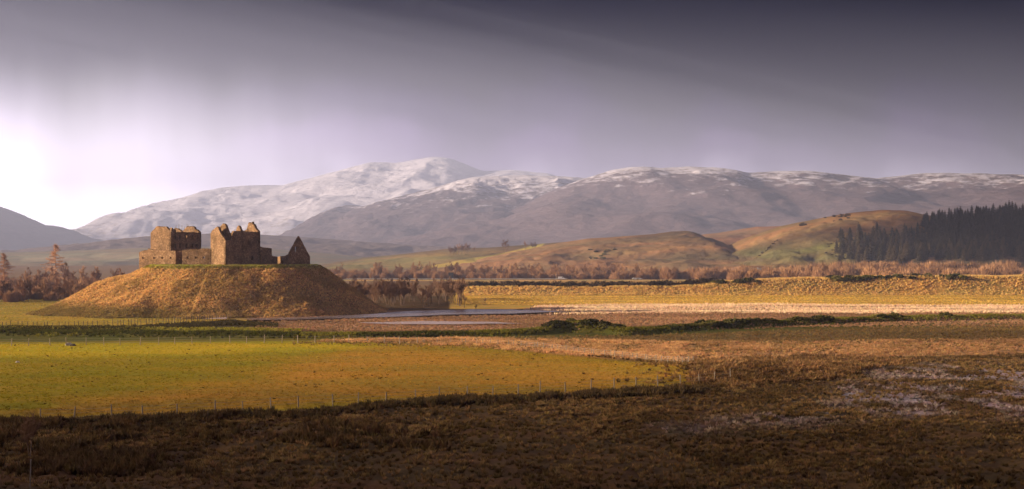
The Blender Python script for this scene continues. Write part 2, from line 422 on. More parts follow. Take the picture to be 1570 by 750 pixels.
# mound
mx = np.linspace(MOUND_C[0]-78, MOUND_C[0]+74, 260); my = np.linspace(MOUND_C[1]-66, MOUND_C[1]+66, 200)
MX, MY = np.meshgrid(mx, my, indexing='ij'); mz = mound_z(MX.ravel(), MY.ravel())
mpx, mpy = project(MX.ravel(), MY.ravel(), mz)
mcol = np.empty((len(mz), 3)); mcol[:] = (0.34, 0.185, 0.07)
w = smooth(14.2, 15.6, mz)[:, None]; mcol = mcol*(1-w) + np.array((0.20, 0.20, 0.022))*w
w = (smooth(4.5, 1.0, mz)*smooth(-60, -110, MX.ravel()))[:, None]; mcol = mcol*(1-w) + np.array((0.22, 0.165, 0.045))*w
w = smooth(0.5, 0.7, fbm(MX.ravel()*0.09, MY.ravel()*0.09, 81, 4))[:, None]*0.5; mcol = mcol*(1-w) + np.array((0.24, 0.165, 0.055))*w
I = np.arange(mz.size).reshape(MX.shape)
Q = np.stack([I[:-1, :-1], I[1:, :-1], I[1:, 1:], I[:-1, 1:]], -1).reshape(-1, 4)
keep = mz[Q].max(1) > -0.9
link('castle_mound', mesh('castle_mound', np.stack([MX.ravel(), MY.ravel(), mz], 1), Q[keep], mcol, True), GROUND,
     label='steep tussocky earth mound carrying the ruin', kind='structure')
def land_z(x, y): return np.maximum(ground_z(x, y), mound_z(x, y))

# ------------------------------------------------------------------ river and pools: flat water sheets
def water_mat():
    m, t, o = mat_new('river_water')
    n = noise(t, 0.8, 3, stretch=(0.5, 1, 1))
    b = princ(t, o, (0.16, 0.125, 0.12), 0.25, 0.5, bump(t, n, 0.10, 0.05)); b.inputs['IOR'].default_value = 1.33; return m
WATER = water_mat()
ICE = plain('pale_ice', (0.42, 0.33, 0.31), 0.35, 0.5, 0.15, 0.4)
def sheet(name, poly, z, mat, label):
    pts = [gp(*p) for p in poly]; m = bpy.data.meshes.new(name)
    # fine outline
    out = []
    for i in range(len(pts)):
        a, b = pts[i], pts[(i+1) % len(pts)]
        for k in range(10): out.append((a[0]+(b[0]-a[0])*k/10, a[1]+(b[1]-a[1])*k/10))
    out = [(x+(float(vnoise(x*0.2, y*0.2, 3))-0.5)*2.5, y+(float(vnoise(x*0.15, y*0.15, 4))-0.5)*3.0, z) for x, y in out]
    m.from_pydata(out, [], [tuple(range(len(out)))]); m.update()
    return link(name, m, mat, label=label, kind='structure')
sheet('river_water', [(352, 492.5), (470, 489), (560, 485), (620, 480), (720, 477), (790, 477.5), (860, 480.5), (780, 484), (690, 485.5), (610, 489), (500, 492), (400, 494.5)], 0.62, WATER, 'pale river bend curling round the foot of the mound')
sheet('flooded_pool', [(550, 498), (650, 495), (760, 496.5), (800, 499), (700, 500.5), (600, 500.5)], 0.55, ICE, 'thin pale flooded strip in the brown marsh')
sheet('frozen_puddle', [(195+120, 492), (240+100, 489.5), (352, 490.5), (345, 492.5)], 0.62, ICE, 'pale frozen puddle at the foot of the mound by the fence')

# ------------------------------------------------------------------ mountains and hills
def ridge_land(name, sky, D, front, back, mat, label, seed, amp=18.0, pw=1.35, nx=420, ny=150, zb=-3.0, wl=0.004, cols=None, ridged=True):
    sky = np.array(sky, float); X = wx(sky[:, 0], D); Z = wz(sky[:, 1], D)
    x = np.linspace(X[0], X[-1], nx); v = np.concatenate([np.linspace(-1, 0, ny), np.linspace(0, 1, ny//3)[1:]])
    GX, GV = np.meshgrid(x, v, indexing='ij')
    y = D + np.where(GV < 0, GV*front, GV*back)
    # round the joints of the traced line
    hz = np.interp(x, X, Z); k = max(3, nx//70); ker = np.ones(k)/k
    hz = np.convolve(np.pad(hz, k//2, mode='edge'), ker, 'valid')[:nx]
    edge = np.minimum(smooth(0, 0.03, np.linspace(0, 1, nx)), smooth(1, 0.97, np.linspace(0, 1, nx)))
    H = (hz-zb)[:, None]*np.ones_like(GV)
    bend = (fbm(GX*wl*0.8, y*wl*0.8, seed+3, 3)-0.5)*0.5*np.abs(GV)
    a = np.clip(np.abs(GV)+bend*np.minimum(1, np.abs(GV)*4), 0, 1)
    prof = (1-smooth(0, 1, a))*0.55 + 0.45*(1-a)**pw
    n = fbm(GX*wl, y*wl, seed, 6, 0.52)
    r = 1-np.abs(2*n-1) if ridged else n
    n2 = fbm(GX*wl*5, y*wl*5, seed+9, 4, 0.55)
    m = np.clip(np.abs(GV)*6, 0, 1)
    z = zb + H*prof + ((r-0.72)*amp*m + (n2-0.5)*amp*0.45*(0.35+0.65*m))*np.clip(prof*3, 0, 1)
    def zf(qx, qy):       # height lookup for planting
        i = np.clip((qx-x[0])/(x[-1]-x[0])*(nx-1), 0, nx-1.001)
        vv = np.where(qy < D, (qy-D)/front, (qy-D)/back)
        j = np.where(vv < 0, (np.clip(vv, -1, 0)+1)*(ny-1), ny-1+np.clip(vv, 0, 1)*(ny//3-1)); j = np.clip(j, 0, len(v)-1.001)
        i0 = i.astype(int); j0 = j.astype(int); fi = i-i0; fj = j-j0
        return (z[i0, j0]*(1-fi)*(1-fj) + z[i0+1, j0]*fi*(1-fj) + z[i0, j0+1]*(1-fi)*fj + z[i0+1, j0+1]*fi*fj)
    I = np.arange(GX.size).reshape(GX.shape)
    Q = np.stack([I[:-1, :-1], I[1:, :-1], I[1:, 1:], I[:-1, 1:]], -1).reshape(-1, 4)
    c = None
    if cols: c = paint(GX.ravel(), y.ravel(), z.ravel(), cols[0], cols[1], seed)
    link(name, mesh(name, np.stack([GX.ravel(), y.ravel(), z.ravel()], 1), Q, c, True), mat, label=label, kind='structure')
    return zf

SNOW = (0.58, 0.57, 0.72)
MT1 = mountain_mat('heather_mountain', (0.085, 0.060, 0.075), (0.13, 0.095, 0.11), SNOW, 165, 490, 0.13, 0.56)
MT2 = mountain_mat('snow_streaked_mountain', (0.062, 0.045, 0.060), (0.12, 0.09, 0.105), SNOW, 140, 520, 0.19, 0.6)
MT3 = mountain_mat('snowy_mountain', (0.24, 0.20, 0.22), (0.34, 0.30, 0.33), SNOW, 50, 900, 0.50, 0.42)
MT4 = mountain_mat('brown_mountain', (0.14, 0.11, 0.115), (0.20, 0.16, 0.16), SNOW, 120, 520, -0.12, 0.5)
FOOT = mountain_mat('dark_foothill', (0.10, 0.078, 0.080), (0.17, 0.13, 0.125), (0.30, 0.25, 0.20), -20, 170, -0.12, 1.5)
ridge_land('mountain', [(60, 380), (150, 368), (200, 345), (265, 308), (310, 300), (340, 288), (385, 284), (440, 284), (470, 275), (540, 256), (570, 248), (610, 250), (665, 240), (690, 243), (740, 262), (790, 261), (840, 266), (900, 285), (1000, 320), (1120, 370)],
           12000, 4600, 3449, MT3, 'broad pale snow covered mountain behind the castle', 11, 60, 1.2, 520, 170, wl=0.0018)
ridge_land('mountain', [(40, 392), (110, 366), (135, 352), (165, 349), (190, 356), (260, 365), (330, 385)], 13600, 2640, 1980, MT3, 'small snowy peak between the left slope and the big white mountain', 15, 55, 1.2, 160, 80, wl=0.002)
ridge_land('mountain', [(330, 392), (440, 374), (480, 350), (515, 322), (533, 314), (560, 317), (600, 305), (660, 290), (700, 277), (730, 271), (800, 269), (870, 271), (920, 275), (1000, 300), (1120, 360)],
           7000, 2890, 1870, MT2, 'snow streaked mountain in the centre with a rocky left shoulder', 21, 48, 1.25, 480, 170, wl=0.0025)
ridge_land('mountain', [(600, 372), (690, 345), (720, 335), (780, 322), (830, 300), (850, 290), (900, 272), (940, 260), (975, 255), (1010, 258), (1050, 256), (1100, 257), (1140, 266), (1180, 263), (1240, 262), (1290, 268), (1335, 274), (1380, 270), (1420, 265), (1570, 268), (1750, 272), (1950, 300), (2150, 380)],
           5900, 2520, 1800, MT1, 'long brown heather mountain with snow along its crest on the right', 31, 38, 1.15, 640, 190, wl=0.0023)
ridge_land('mountain', [(-700, 330), (-500, 290), (-300, 280), (-150, 296), (-60, 300), (0, 317), (15, 322), (45, 345), (85, 346), (110, 360), (150, 369), (230, 377), (330, 388)],
           7200, 3000, 2000, MT4, 'grey brown mountain slope at the left edge', 41, 34, 1.2, 420, 150, wl=0.002)
zfoot = ridge_land('hill', [(-300, 388), (-100, 385), (60, 384), (130, 375), (190, 367), (235, 362), (330, 358), (400, 360), (470, 364), (560, 371), (650, 377), (760, 380), (900, 378), (1050, 385)],
           3900, 1300, 1000, FOOT, 'low dark foothill in haze behind the castle', 51, 14, 1.2, 420, 110, wl=0.008)
HILLG = ground_mat('hill_grass', 0.12, 0.018, 0.45, 0.8, 1.6)
B = (0.24, 0.155, 0.085)
zlow = ridge_land('hill', [(-400, 388), (-100, 386), (30, 387), (120, 384), (200, 381), (300, 378), (420, 382), (520, 390), (600, 399)], 2900, 900, 600, HILLG,
           'pale green valley pasture far off on the left', 53, 4, 1.0, 240, 80, wl=0.01, cols=((0.21, 0.185, 0.135), [([(30, 402), (30, 392), (220, 388), (220, 398)], (0.30, 0.27, 0.20), 4, 3), ([(100, 420), (220, 395), (400, 385), (480, 400), (300, 420)], (0.17, 0.14, 0.115), 5, 4)]), ridged=False)
zpast = ridge_land('hill', [(430, 412), (500, 404), (560, 395), (640, 387), (690, 381), (740, 380), (800, 376), (840, 373), (900, 368), (980, 372), (1080, 385)],
           1900, 560, 500, HILLG, 'pasture hill with a bright yellow green field', 55, 5, 1.0, 300, 110, wl=0.01,
           cols=((0.15, 0.105, 0.065), [([(480, 414), (560, 398), (700, 386), (770, 385), (660, 408), (600, 414)], (0.24, 0.20, 0.085), 4, 3), ([(640, 412), (700, 400), (770, 388), (836, 373), (826, 383), (740, 400), (680, 410)], (0.44, 0.37, 0.10), 1.5, 1)]), ridged=False)
zb2 = ridge_land('hill', [(980, 392), (1050, 364), (1120, 354), (1160, 348), (1250, 345), (1350, 350), (1500, 370)], 2200, 500, 500, HILLG, 'rust brown moor hill behind the grassy hills', 57, 8, 1.1, 220, 80, wl=0.01,
           cols=((0.24, 0.14, 0.085), []), ridged=False)
zbrown = ridge_land('hill', [(640, 412), (700, 403), (760, 392), (800, 384), (850, 374), (900, 366), (950, 363), (1000, 359), (1030, 355), (1055, 354), (1068, 358), (1090, 370), (1110, 378), (1160, 386), (1250, 396), (1330, 408)],
           1720, 480, 400, HILLG, 'rounded brown grass hill with a dark knoll', 59, 7, 1.1, 360, 130, wl=0.011,
           cols=((0.25, 0.15, 0.08), [([(960, 366), (1020, 352), (1070, 352), (1110, 378), (1060, 376)], (0.15, 0.095, 0.055), 3, 2), ([(940, 402), (1060, 380), (1130, 384), (1200, 400)], (0.14, 0.10, 0.06), 4, 3),
                 ([(880, 392), (960, 381), (1060, 378), (960, 392)], (0.24, 0.165, 0.08), 3, 2)]))
zgold = ridge_land('hill', [(1020, 404), (1070, 394), (1110, 381), (1150, 363), (1200, 346), (1260, 334), (1300, 327), (1350, 322), (1390, 323), (1420, 330), (1480, 340), (1600, 345), (1750, 360)],
           1560, 420, 400, HILLG, 'golden grass hill left of the conifer wood', 67, 8, 1.05, 380, 140, wl=0.012,
           cols=((0.22, 0.135, 0.068), [([(1100, 404), (1130, 384), (1200, 376), (1300, 372), (1320, 404)], (0.14, 0.12, 0.055), 10, 8), ([(1220, 384), (1290, 372), (1300, 378), (1240, 388)], (0.15, 0.135, 0.045), 4, 3),
                 ([(1060, 404), (1120, 388), (1190, 400)], (0.14, 0.10, 0.06), 3, 2)]))
zwood = ridge_land('hill', [(1200, 410), (1270, 399), (1300, 392), (1360, 376), (1410, 352), (1440, 341), (1500, 336), (1570, 330), (1650, 322), (1800, 318), (2000, 350)],
           1420, 300, 350, HILLG, 'dark slope under the conifer wood', 77, 10, 1.05, 300, 110, wl=0.012, cols=((0.10, 0.075, 0.045), []))
HILLS = [(zwood, 1420, 300), (zgold, 1560, 420), (zbrown, 1720, 480)]

# ------------------------------------------------------------------ haze
hb = MB(); hb.box(-11500, 11500, -300, 16500, -14.0, 960.0)
hm, ht, ho = mat_new('valley_haze')
pv = N(ht, 'ShaderNodeVolumePrincipled'); pv.inputs['Color'].default_value = (0.50, 0.585, 1.0, 1); pv.inputs['Density'].default_value = HAZE_DENSITY
pv.inputs['Anisotropy'].default_value = 0.05
L(ht, pv.outputs[0], ho.inputs['Volume'])
link('haze', hb.me('haze'), hm, label='pale lavender haze filling the valley', kind='stuff')

# ------------------------------------------------------------------ unseen clouds added to shade the foreground and upper haze (left and overhead)
SHADE_CLOUDM = plain('shade_cloud_puffs', (0.8, 0.8, 0.82), 1.0, 0.0, 0.05, 0.01)
def make_shade_cloud():
    alt = 1040.0; sh = -SUNV*(alt/SUNV.z)            # ground point = cloud point + sh
    v0 = []; f0 = []
    ico = [(0, 0, 1)] + [(math.cos(a)*s, math.sin(a)*s, zz) for zz, s in ((0.45, 0.9), (-0.45, 0.9)) for a in [k*2*math.pi/6+(0.5 if zz < 0 else 0) for k in range(6)]] + [(0, 0, -1)]
    ico = np.array(ico); fc = [(0, 1+k, 1+(k+1) % 6) for k in range(6)] + [(1+k, 7+k, 1+(k+1) % 6) for k in range(6)] + [(1+(k+1) % 6, 7+k, 7+(k+1) % 6) for k in range(6)] + [(13, 7+(k+1) % 6, 7+k) for k in range(6)]
    fc = np.array(fc)
    n = 15000
    gx = RNG.uniform(-260, 330, n); gyy = RNG.uniform(-80, 300, n)
    edge = 132 + 16*(fbm(gx*0.012, gx*0, 5, 3)-0.5)*2 - gx*0.04
    dens = (1-smooth(-85, 105, gyy-edge))*np.interp(gx, [-70, 0, 70], [3.4, 2.5, 1.5])*np.interp(gyy, [70, 115, 150], [2.4, 1.6, 1.0])/14.7
    k = RNG.random(n) < dens
    gx, gyy = gx[k], gyy[k]
    r = RNG.uniform(2.2, 4.6, len(gx)); zc = alt + RNG.uniform(0, 14, len(gx))
    c = np.stack([gx - sh.x*zc/alt, gyy - sh.y*zc/alt, zc], 1)
    # added bank overhead and ahead, above the frame, blocking sun from upper haze
    def bank_edge(cx, cy):      # ragged sunward edge, shaped to shade upper haze and keep ground lit
        gy_ = cy + sh.y
        return (np.interp(gy_, [0, 1000, 2000, 3000, 4000, 5500], [0.385, 0.375, 0.41, 0.51, 0.62, 0.76])*np.maximum(gy_, 250) - sh.x
                + 1100*(fbm(cx*0.0011, cy*0.0011, 15, 5)-0.5) + np.interp(gy_, [300, 900, 1500], [20, -260, -420]))
    n = 17000; cy = RNG.uniform(-600, 4700, n); cx = RNG.uniform(-6000, 2600, n)
    k = RNG.random(n) < np.clip((cx-bank_edge(cx, cy)-60)/2000, 0, 1)**2.6; cx, cy = cx[k], cy[k]
    c = np.concatenate([c, np.stack([cx, cy, alt + 20 + RNG.uniform(0, 60, len(cx))], 1)]); r = np.concatenate([r, RNG.uniform(45, 92, len(cx))])
    n = 26000; cy = RNG.uniform(-600, 4700, n); cx = RNG.uniform(-6000, 2600, n); d = cx-bank_edge(cx, cy)
    k = (RNG.random(n) < 0.085*np.exp(np.clip(d, -1200, 900)/420)*0.31) & (d < 1200); cx, cy = cx[k], cy[k]
    c = np.concatenate([c, np.stack([cx, cy, alt + RNG.uniform(0, 60, len(cx))], 1)]); r = np.concatenate([r, RNG.uniform(12, 22, len(cx))])
    v = (c[:, None, :] + ico[None]*r[:, None, None]*np.array((1.2, 1.2, 0.8))).reshape(-1, 3)
    f = (fc[None] + (np.arange(len(c))*14)[:, None, None]).reshape(-1, 3)
    link('shade_cloud', mesh('shade_cloud', v, f, None, True), SHADE_CLOUDM, label='unseen broken clouds added to shade the foreground and upper haze', kind='stuff')
make_shade_cloud()

# ------------------------------------------------------------------ the ruin
def wall_mesh(mb, p0, p1, tops, th, z0, openings=(), step=0.45, rag=0.25, seed=0, inward=1):
    """masonry wall from p0 to p1; tops = [(u, z)] along it; openings = [(u0,u1,za,zb)]; thickness to the left of p0->p1 when inward=1"""
    p0 = np.array(p0, float); p1 = np.array(p1, float); ln = np.hypot(*(p1-p0)); d = (p1-p0)/ln; nrm = np.array((-d[1], d[0]))*inward
    us = set(np.round(np.arange(0, ln, step), 3)) | {round(ln, 3)}
    for o in openings: us |= {round(o[0], 3), round(o[1], 3)}
    for u_, _ in tops: us.add(round(float(np.clip(u_, 0, ln)), 3))
    us = sorted(us); us = [a for i, a in enumerate(us) if i == 0 or a-us[i-1] > 0.02]
    tu = [t[0] for t in tops]; tz = [t[1] for t in tops]
    rg = np.random.default_rng(seed)
    for a, b in zip(us[:-1], us[1:]):
        m = (a+b)/2; j = (rg.random()-0.6)*rag
        ta = np.interp(a+0.001, tu, tz)+j; tb = np.interp(b-0.001, tu, tz)+j
        iv = [(z0, None)]
        for o in openings:
            if o[0] <= m <= o[1]:
                l_ = iv.pop(); iv.append((l_[0], o[2])); iv.append((o[3], None))
        for lo, hi in iv:
            ha, hb_ = (ta, tb) if hi is None else (hi, hi)
            if hi is None and max(ta, tb) <= lo+0.05: continue
            ha = max(ha, lo+0.02); hb_ = max(hb_, lo+0.02)
            A = p0+d*a; B_ = p0+d*b; A2 = A+nrm*th; B2 = B_+nrm*th
            mb.prism([(A[0], A[1], lo), (B_[0], B_[1], lo), (B2[0], B2[1], lo), (A2[0], A2[1], lo)],
                     [(A[0], A[1], ha), (B_[0], B_[1], hb_), (B2[0], B2[1], hb_), (A2[0], A2[1], ha)])
def wall(name, parent, *a, **k):
    mb = MB(); wall_mesh(mb, *a, **k); return link(name, mb.me(name), STONE, parent)
def lerp2(p, d, u_): return (p[0]+d[0]*u_, p[1]+d[1]*u_)
BASE = 14.4

# right-hand (nearer) barrack block
blkA = thing('barrack_block', (0, 0, 0), 'taller roofless stone barrack block with jagged gables, right of the loopholed wall', 'ruin', 'castle ruin')
Na = (-91.0, 425.0); g = (-0.75, 0.661); l = (0.661, 0.75); WA, LA = 8.0, 13.7
La = lerp2(Na, g, WA); Ra = lerp2(Na, l, LA); RBa = lerp2(Ra, g, WA)
wall('gable_wall', blkA, La, Na, [(0, 25.8), (0.6, 26.5), (2.2, 27.4), (3.4, 27.9), (4.0, 27.7), (4.6, 26.6), (8.0, 23.4)], 0.9, BASE, seed=1, rag=0.3)
wall('long_wall', blkA, Na, Ra, [(0, 23.4), (2.3, 23.6), (2.6, 25.6), (3.2, 26.5), (13.7, 26.3)], 0.9, BASE,
     openings=[(3.4, 4.3, 23.6, 24.8), (6.3, 7.2, 23.6, 24.8), (9.2, 10.1, 23.6, 24.8), (12.0, 12.8, 23.6, 24.8),
               (3.4, 4.3, 20.4, 21.9), (6.3, 7.2, 20.4, 21.9), (9.2, 10.1, 20.4, 21.9), (12.0, 12.8, 20.4, 21.9), (6.2, 7.3, 16.0, 18.2), (10.0, 10.9, 17.2, 18.5)], seed=2)
cg = lerp2(Na, l, 3.6)
def cross(nm, off, tops, sd):
    c0 = lerp2(lerp2(Na, l, off), g, WA-0.9); c1 = lerp2(lerp2(Na, l, off), g, 0.9)
    wall(nm, blkA, c0, c1, tops, 0.8, BASE, seed=sd)
cross('cross_gable', 2.4, [(0, 27.0), (1.3, 28.3), (2.4, 29.0), (3.6, 28.7), (4.2, 27.6), (6.2, 24.2)], 3)
cross('cross_gable', 7.4, [(0, 25.5), (2.4, 26.0), (2.9, 27.6), (3.6, 28.3), (4.3, 28.1), (4.9, 27.0), (6.2, 26.2)], 4)
wall('gable_wall', blkA, Ra, RBa, [(0, 26.4), (0.8, 27.0), (2.4, 29.0), (3.2, 29.5), (5.0, 29.3), (6.0, 27.4), (8.0, 26.3)], 0.9, BASE, openings=[(5.0, 5.6, 26.6, 27.5)], seed=5, rag=0.55)
wall('rear_wall', blkA, lerp2(RBa, l, -0.9), lerp2(La, l, 0.9), [(0, 26.3), (5, 26.0), (9, 25.2), (11.9, 25.8)], 0.9, BASE, openings=[(2.5, 3.4, 20.4, 21.9), (7.5, 8.4, 20.4, 21.9)], seed=6)
# corner stair turrets stepping down to the right
shd = (0.661, 0.75)
tw = thing('stair_tower', (0, 0, 0), 'low broken stone walls stepping down right of the taller barrack block', 'ruin', 'castle ruin')
s0 = lerp2(Ra, l, 0.02); s1 = lerp2(Ra, l, 4.7); s2 = lerp2(Ra, l, 7.1)
wall('upper_wall', tw, s0, s1, [(0, 21.6), (1.0, 21.3), (4.68, 21.1)], 0.9, BASE, seed=7)
wall('side_wall', tw, lerp2(s1, g, 0.95), lerp2(s1, g, 6), [(0, 21.0), (5, 20.2)], 0.9, BASE, seed=8)
wall('lower_wall', tw, lerp2(s1, l, 0.02), s2, [(0, 18.6), (2.4, 18.2)], 0.8, BASE, seed=9)

# left-hand (farther) barrack block
blkB = thing('barrack_block', (0, 0, 0), 'roofless square barrack block with rows of windows, behind the loopholed wall', 'ruin', 'castle ruin')
Nb = (-113.5, 445.0); gb = (-0.85, 0.527); lb = (0.527, 0.85); WB, LB = 9.6, 13.9
Lb = lerp2(Nb, gb, WB); Rb = lerp2(Nb, lb, LB); RBb = lerp2(Rb, gb, WB)
wall('gable_wall', blkB, Lb, Nb, [(0, 26.4), (2.9, 28.5), (5.0, 28.4), (7.2, 28.3), (9.6, 26.6)], 0.9, BASE, seed=11, rag=0.2)
wins = []
for zc_, hh in ((18.6, 1.5), (21.9, 1.5), (24.9, 1.6)):
    for uc in (1.9, 4.0, 6.9, 9.9, 12.0): wins.append((uc-0.42, uc+0.42, zc_-hh/2, zc_+hh/2))
wall('long_wall', blkB, Nb, Rb, [(0, 26.5), (0.4, 27.9), (0.9, 28.0), (0.95, 26.6), (1.6, 26.6), (1.65, 27.4), (2.2, 27.2), (2.25, 26.4), (3.0, 26.5), (13.9, 26.6)], 0.9, BASE, openings=wins, seed=12)
wall('gable_wall', blkB, Rb, RBb, [(0, 26.6), (3.0, 28.6), (6.0, 28.7), (7.0, 27.8), (9.6, 26.5)], 0.9, BASE, seed=13, rag=0.4)
wall('rear_wall', blkB, lerp2(RBb, lb, -0.9), lerp2(Lb, lb, 0.9), [(0, 26.5), (3, 27.4), (4, 27.2), (5, 26.2), (7, 27.0), (12.1, 26.5)], 0.9, BASE, seed=14, rag=0.6,
     openings=[(2.0, 2.9, 23.6, 25.2), (5.2, 6.1, 23.6, 25.2), (8.4, 9.3, 23.6, 25.2)])
wall('cross_gable', blkB, lerp2(lerp2(Nb, lb, 7.0), gb, WB-0.9), lerp2(lerp2(Nb, lb, 7.0), gb, 0.9), [(0, 26.0), (2, 27.3), (3, 27.9), (4.8, 27.7), (7.8, 26.2)], 0.8, BASE, seed=15, rag=0.5)
for k, (uu, hh) in enumerate(((2.6, 29.9), (3.9, 30.2), (5.3, 29.7), (6.5, 29.4), (7.6, 30.3), (8.3, 29.9), (9.6, 29.6), (10.6, 29.2))):
    mb = MB(); p = lerp2(lerp2(Nb, lb, uu), gb, 0.4); mb.tube((p[0], p[1], 26.2), (p[0]+0.05, p[1], hh-0.9), 0.07, 0.06, 6)
    mb.tube((p[0]-0.25, p[1], 27.3), (p[0]+0.25, p[1], 27.3), 0.04, 0.04, 4)
    link('pole', mb.me('pole'), WOODLT, blkB)

# loopholed curtain wall in two runs with the gate gap between
def px_at(px, D): return (wx(px, D), D)
cwL = thing('curtain_wall', (0, 0, 0), 'low loopholed stone wall in front of the square block, left of the gate gap', 'wall', 'castle ruin')
w0, w1 = px_at(213.2, 440), px_at(269.2, 434); ln = math.dist(w0, w1)
loops = [(f*ln-0.33, f*ln+0.33, 17.6, 18.2) for f in (0.105, 0.41, 0.635, 0.865)]
wall('front_wall', cwL, w0, w1, [(0, 19.6), (0.8, 20.1), (2.2, 20.3), (3.6, 20.4), (3.65, 20.9), (5.6, 20.5), (ln, 20.2)], 1.0, BASE, openings=loops, seed=21, rag=0.22)
dL = ((w1[0]-w0[0])/ln, (w1[1]-w0[1])/ln); nL = (-dL[1], dL[0])
wall('side_wall', cwL, (w0[0]+1.0, w0[1]+9.4), (w0[0]+0.25, w0[1]+1.05), [(0, 20.4), (5, 20.5), (8, 19.8)], 1.0, BASE, seed=22)
wall('return_wall', cwL, lerp2(w1, nL, 1.02), lerp2(w1, nL, 8), [(0, 20.1), (4, 20.0), (7, 20.3)], 1.0, BASE, seed=23, inward=1)
cwR = thing('curtain_wall', (0, 0, 0), 'low loopholed stone wall joining the gate gap to the taller block', 'wall', 'castle ruin')
w2, w3 = px_at(279.2, 431.0), px_at(323.0, 430.0); ln = math.dist(w2, w3)
loops = [(f*ln-0.33, f*ln+0.33, 17.7, 18.3) for f in (0.19, 0.48, 0.76)]
wall('front_wall', cwR, w2, w3, [(0, 20.4), (2.0, 20.6), (5.8, 20.7), (5.85, 20.9), (ln, 20.9)], 1.0, BASE, openings=loops, seed=24, rag=0.22)
dR = ((w3[0]-w2[0])/ln, (w3[1]-w2[1])/ln); nR = (-dR[1], dR[0])
wall('return_wall', cwR, lerp2(lerp2(w2, dR, 0.0), nR, 1.02), lerp2(w2, nR, 10), [(0, 20.4), (4, 20.2), (9, 20.4)], 1.0, BASE, seed=25, inward=-1)
gate = wall('gate_back_wall', cwR, lerp2(w1, nL, 8.2), lerp2(w2, nR, 10.2), [(0, 20.6), (1.5, 20.8)], 0.8, BASE, seed=26)

# stable: pointed gable with a lit side wall
stb = thing('stable_ruin', (0, 0, 0), 'small ruined stable with a pointed gable at the right end of the mound top', 'ruin', 'castle ruin')
n0, n1 = px_at(444.3, 436), px_at(475.5, 441.5); b0 = px_at(424.5, 446)
ln = math.dist(n0, n1)
wall('gable_wall', stb, n0, n1, [(0, 19.6), (ln*0.455, 25.1), (ln*0.55, 23.9), (ln*0.97, 18.6), (ln, 18.4)], 0.8, 13.6,
     openings=[(ln*0.26, ln*0.35, 19.9, 21.6), (ln*0.60, ln*0.68, 21.0, 21.8)], seed=31, rag=0.15, step=0.3)
lnb = math.dist(b0, n0); sd_ = ((n0[0]-b0[0])/lnb, (n0[1]-b0[1])/lnb)
wall('side_wall', stb, b0, lerp2(n0, sd_, -0.05), [(0, 18.2), (lnb*0.5, 18.5), (lnb*0.8, 18.9), (lnb, 19.4)], 0.8, 13.6, openings=[(lnb*0.38, lnb*0.5, 16.0, 17.0)], seed=32, rag=0.2)

# ------------------------------------------------------------------ vegetation building blocks
def tufts(name, pts, h, w, nb, col, label, cat, var=0.35, spread=0.9, hv=0.5, tipk=1.15):
    """grass tufts, one mesh: pts (n,3); each tuft has nb leaning blades"""
    n = len(pts); 
    if n == 0: return
    hs = h*(1+hv*(RNG.random(n)*2-1)) if not isinstance(h, np.ndarray) else h
    c = np.array(col) if np.ndim(col) > 1 else np.tile(np.array(col), (n, 1))
    c = c*(1+var*(RNG.random((n, 1))*2-1)) * (1+0.10*(RNG.random((n, 3))*2-1))
    a = RNG.random((n, nb))*2*np.pi; le = RNG.random((n, nb))**0.7*spread
    hh = hs[:, None]*(0.6+0.4*RNG.random((n, nb)))
    bx = pts[:, 0:1]+np.cos(a)*w*0.35*RNG.random((n, nb)); by = pts[:, 1:2]+np.sin(a)*w*0.35*RNG.random((n, nb))
    tx = bx+np.cos(a)*le*hh; ty = by+np.sin(a)*le*hh; tz = pts[:, 2:3]+hh
    pa = a+np.pi/2+RNG.normal(0, 0.5, (n, nb)); ww = w*0.28*(0.6+0.8*RNG.random((n, nb)))
    z0 = np.broadcast_to(pts[:, 2:3]-0.05, bx.shape)
    v = np.stack([np.stack([bx-np.cos(pa)*ww, by-np.sin(pa)*ww, z0], -1), np.stack([bx+np.cos(pa)*ww, by+np.sin(pa)*ww, z0], -1), np.stack([tx, ty, tz], -1)], 2).reshape(-1, 3)
    cc = np.repeat(c, nb, 0)[:, None, :]*np.array((0.9, 0.9, tipk))[None, :, None]
    f = np.arange(len(v)).reshape(-1, 3)
    link(name, mesh(name, v, f, np.clip(cc.reshape(-1, 3), 0, 0.9)), BLADE, label=label, cat=cat, kind='stuff')
def scatter(n, pyr, pxr=(-40, 1610), poly=None, dens=None):
    """random ground points inside a photo-pixel window, uniform on the ground"""
    y0, y1 = rowD(pyr[1]), rowD(pyr[0])
    y = np.sqrt(RNG.random(n)*(y1*y1-y0*y0)+y0*y0); px = RNG.uniform(pxr[0], pxr[1], n)
    x = wx(px, y); py = HORY + CAMH*F/y
    k = np.ones(n, bool)
    if poly is not None: k &= polydist(px+RNG.normal(0, 4, n), py+RNG.normal(0, 0.8, n), poly) > 0
    if dens is not None: k &= RNG.random(n) < dens(x, y, px, py)
    x, y, px, py = x[k], y[k], px[k], py[k]
    return np.stack([x, y, land_z(x, y)], 1), px, py
def sample_col(p):
    return paint(p[:, 0], p[:, 1], p[:, 2]*0, C_moor, LAY)

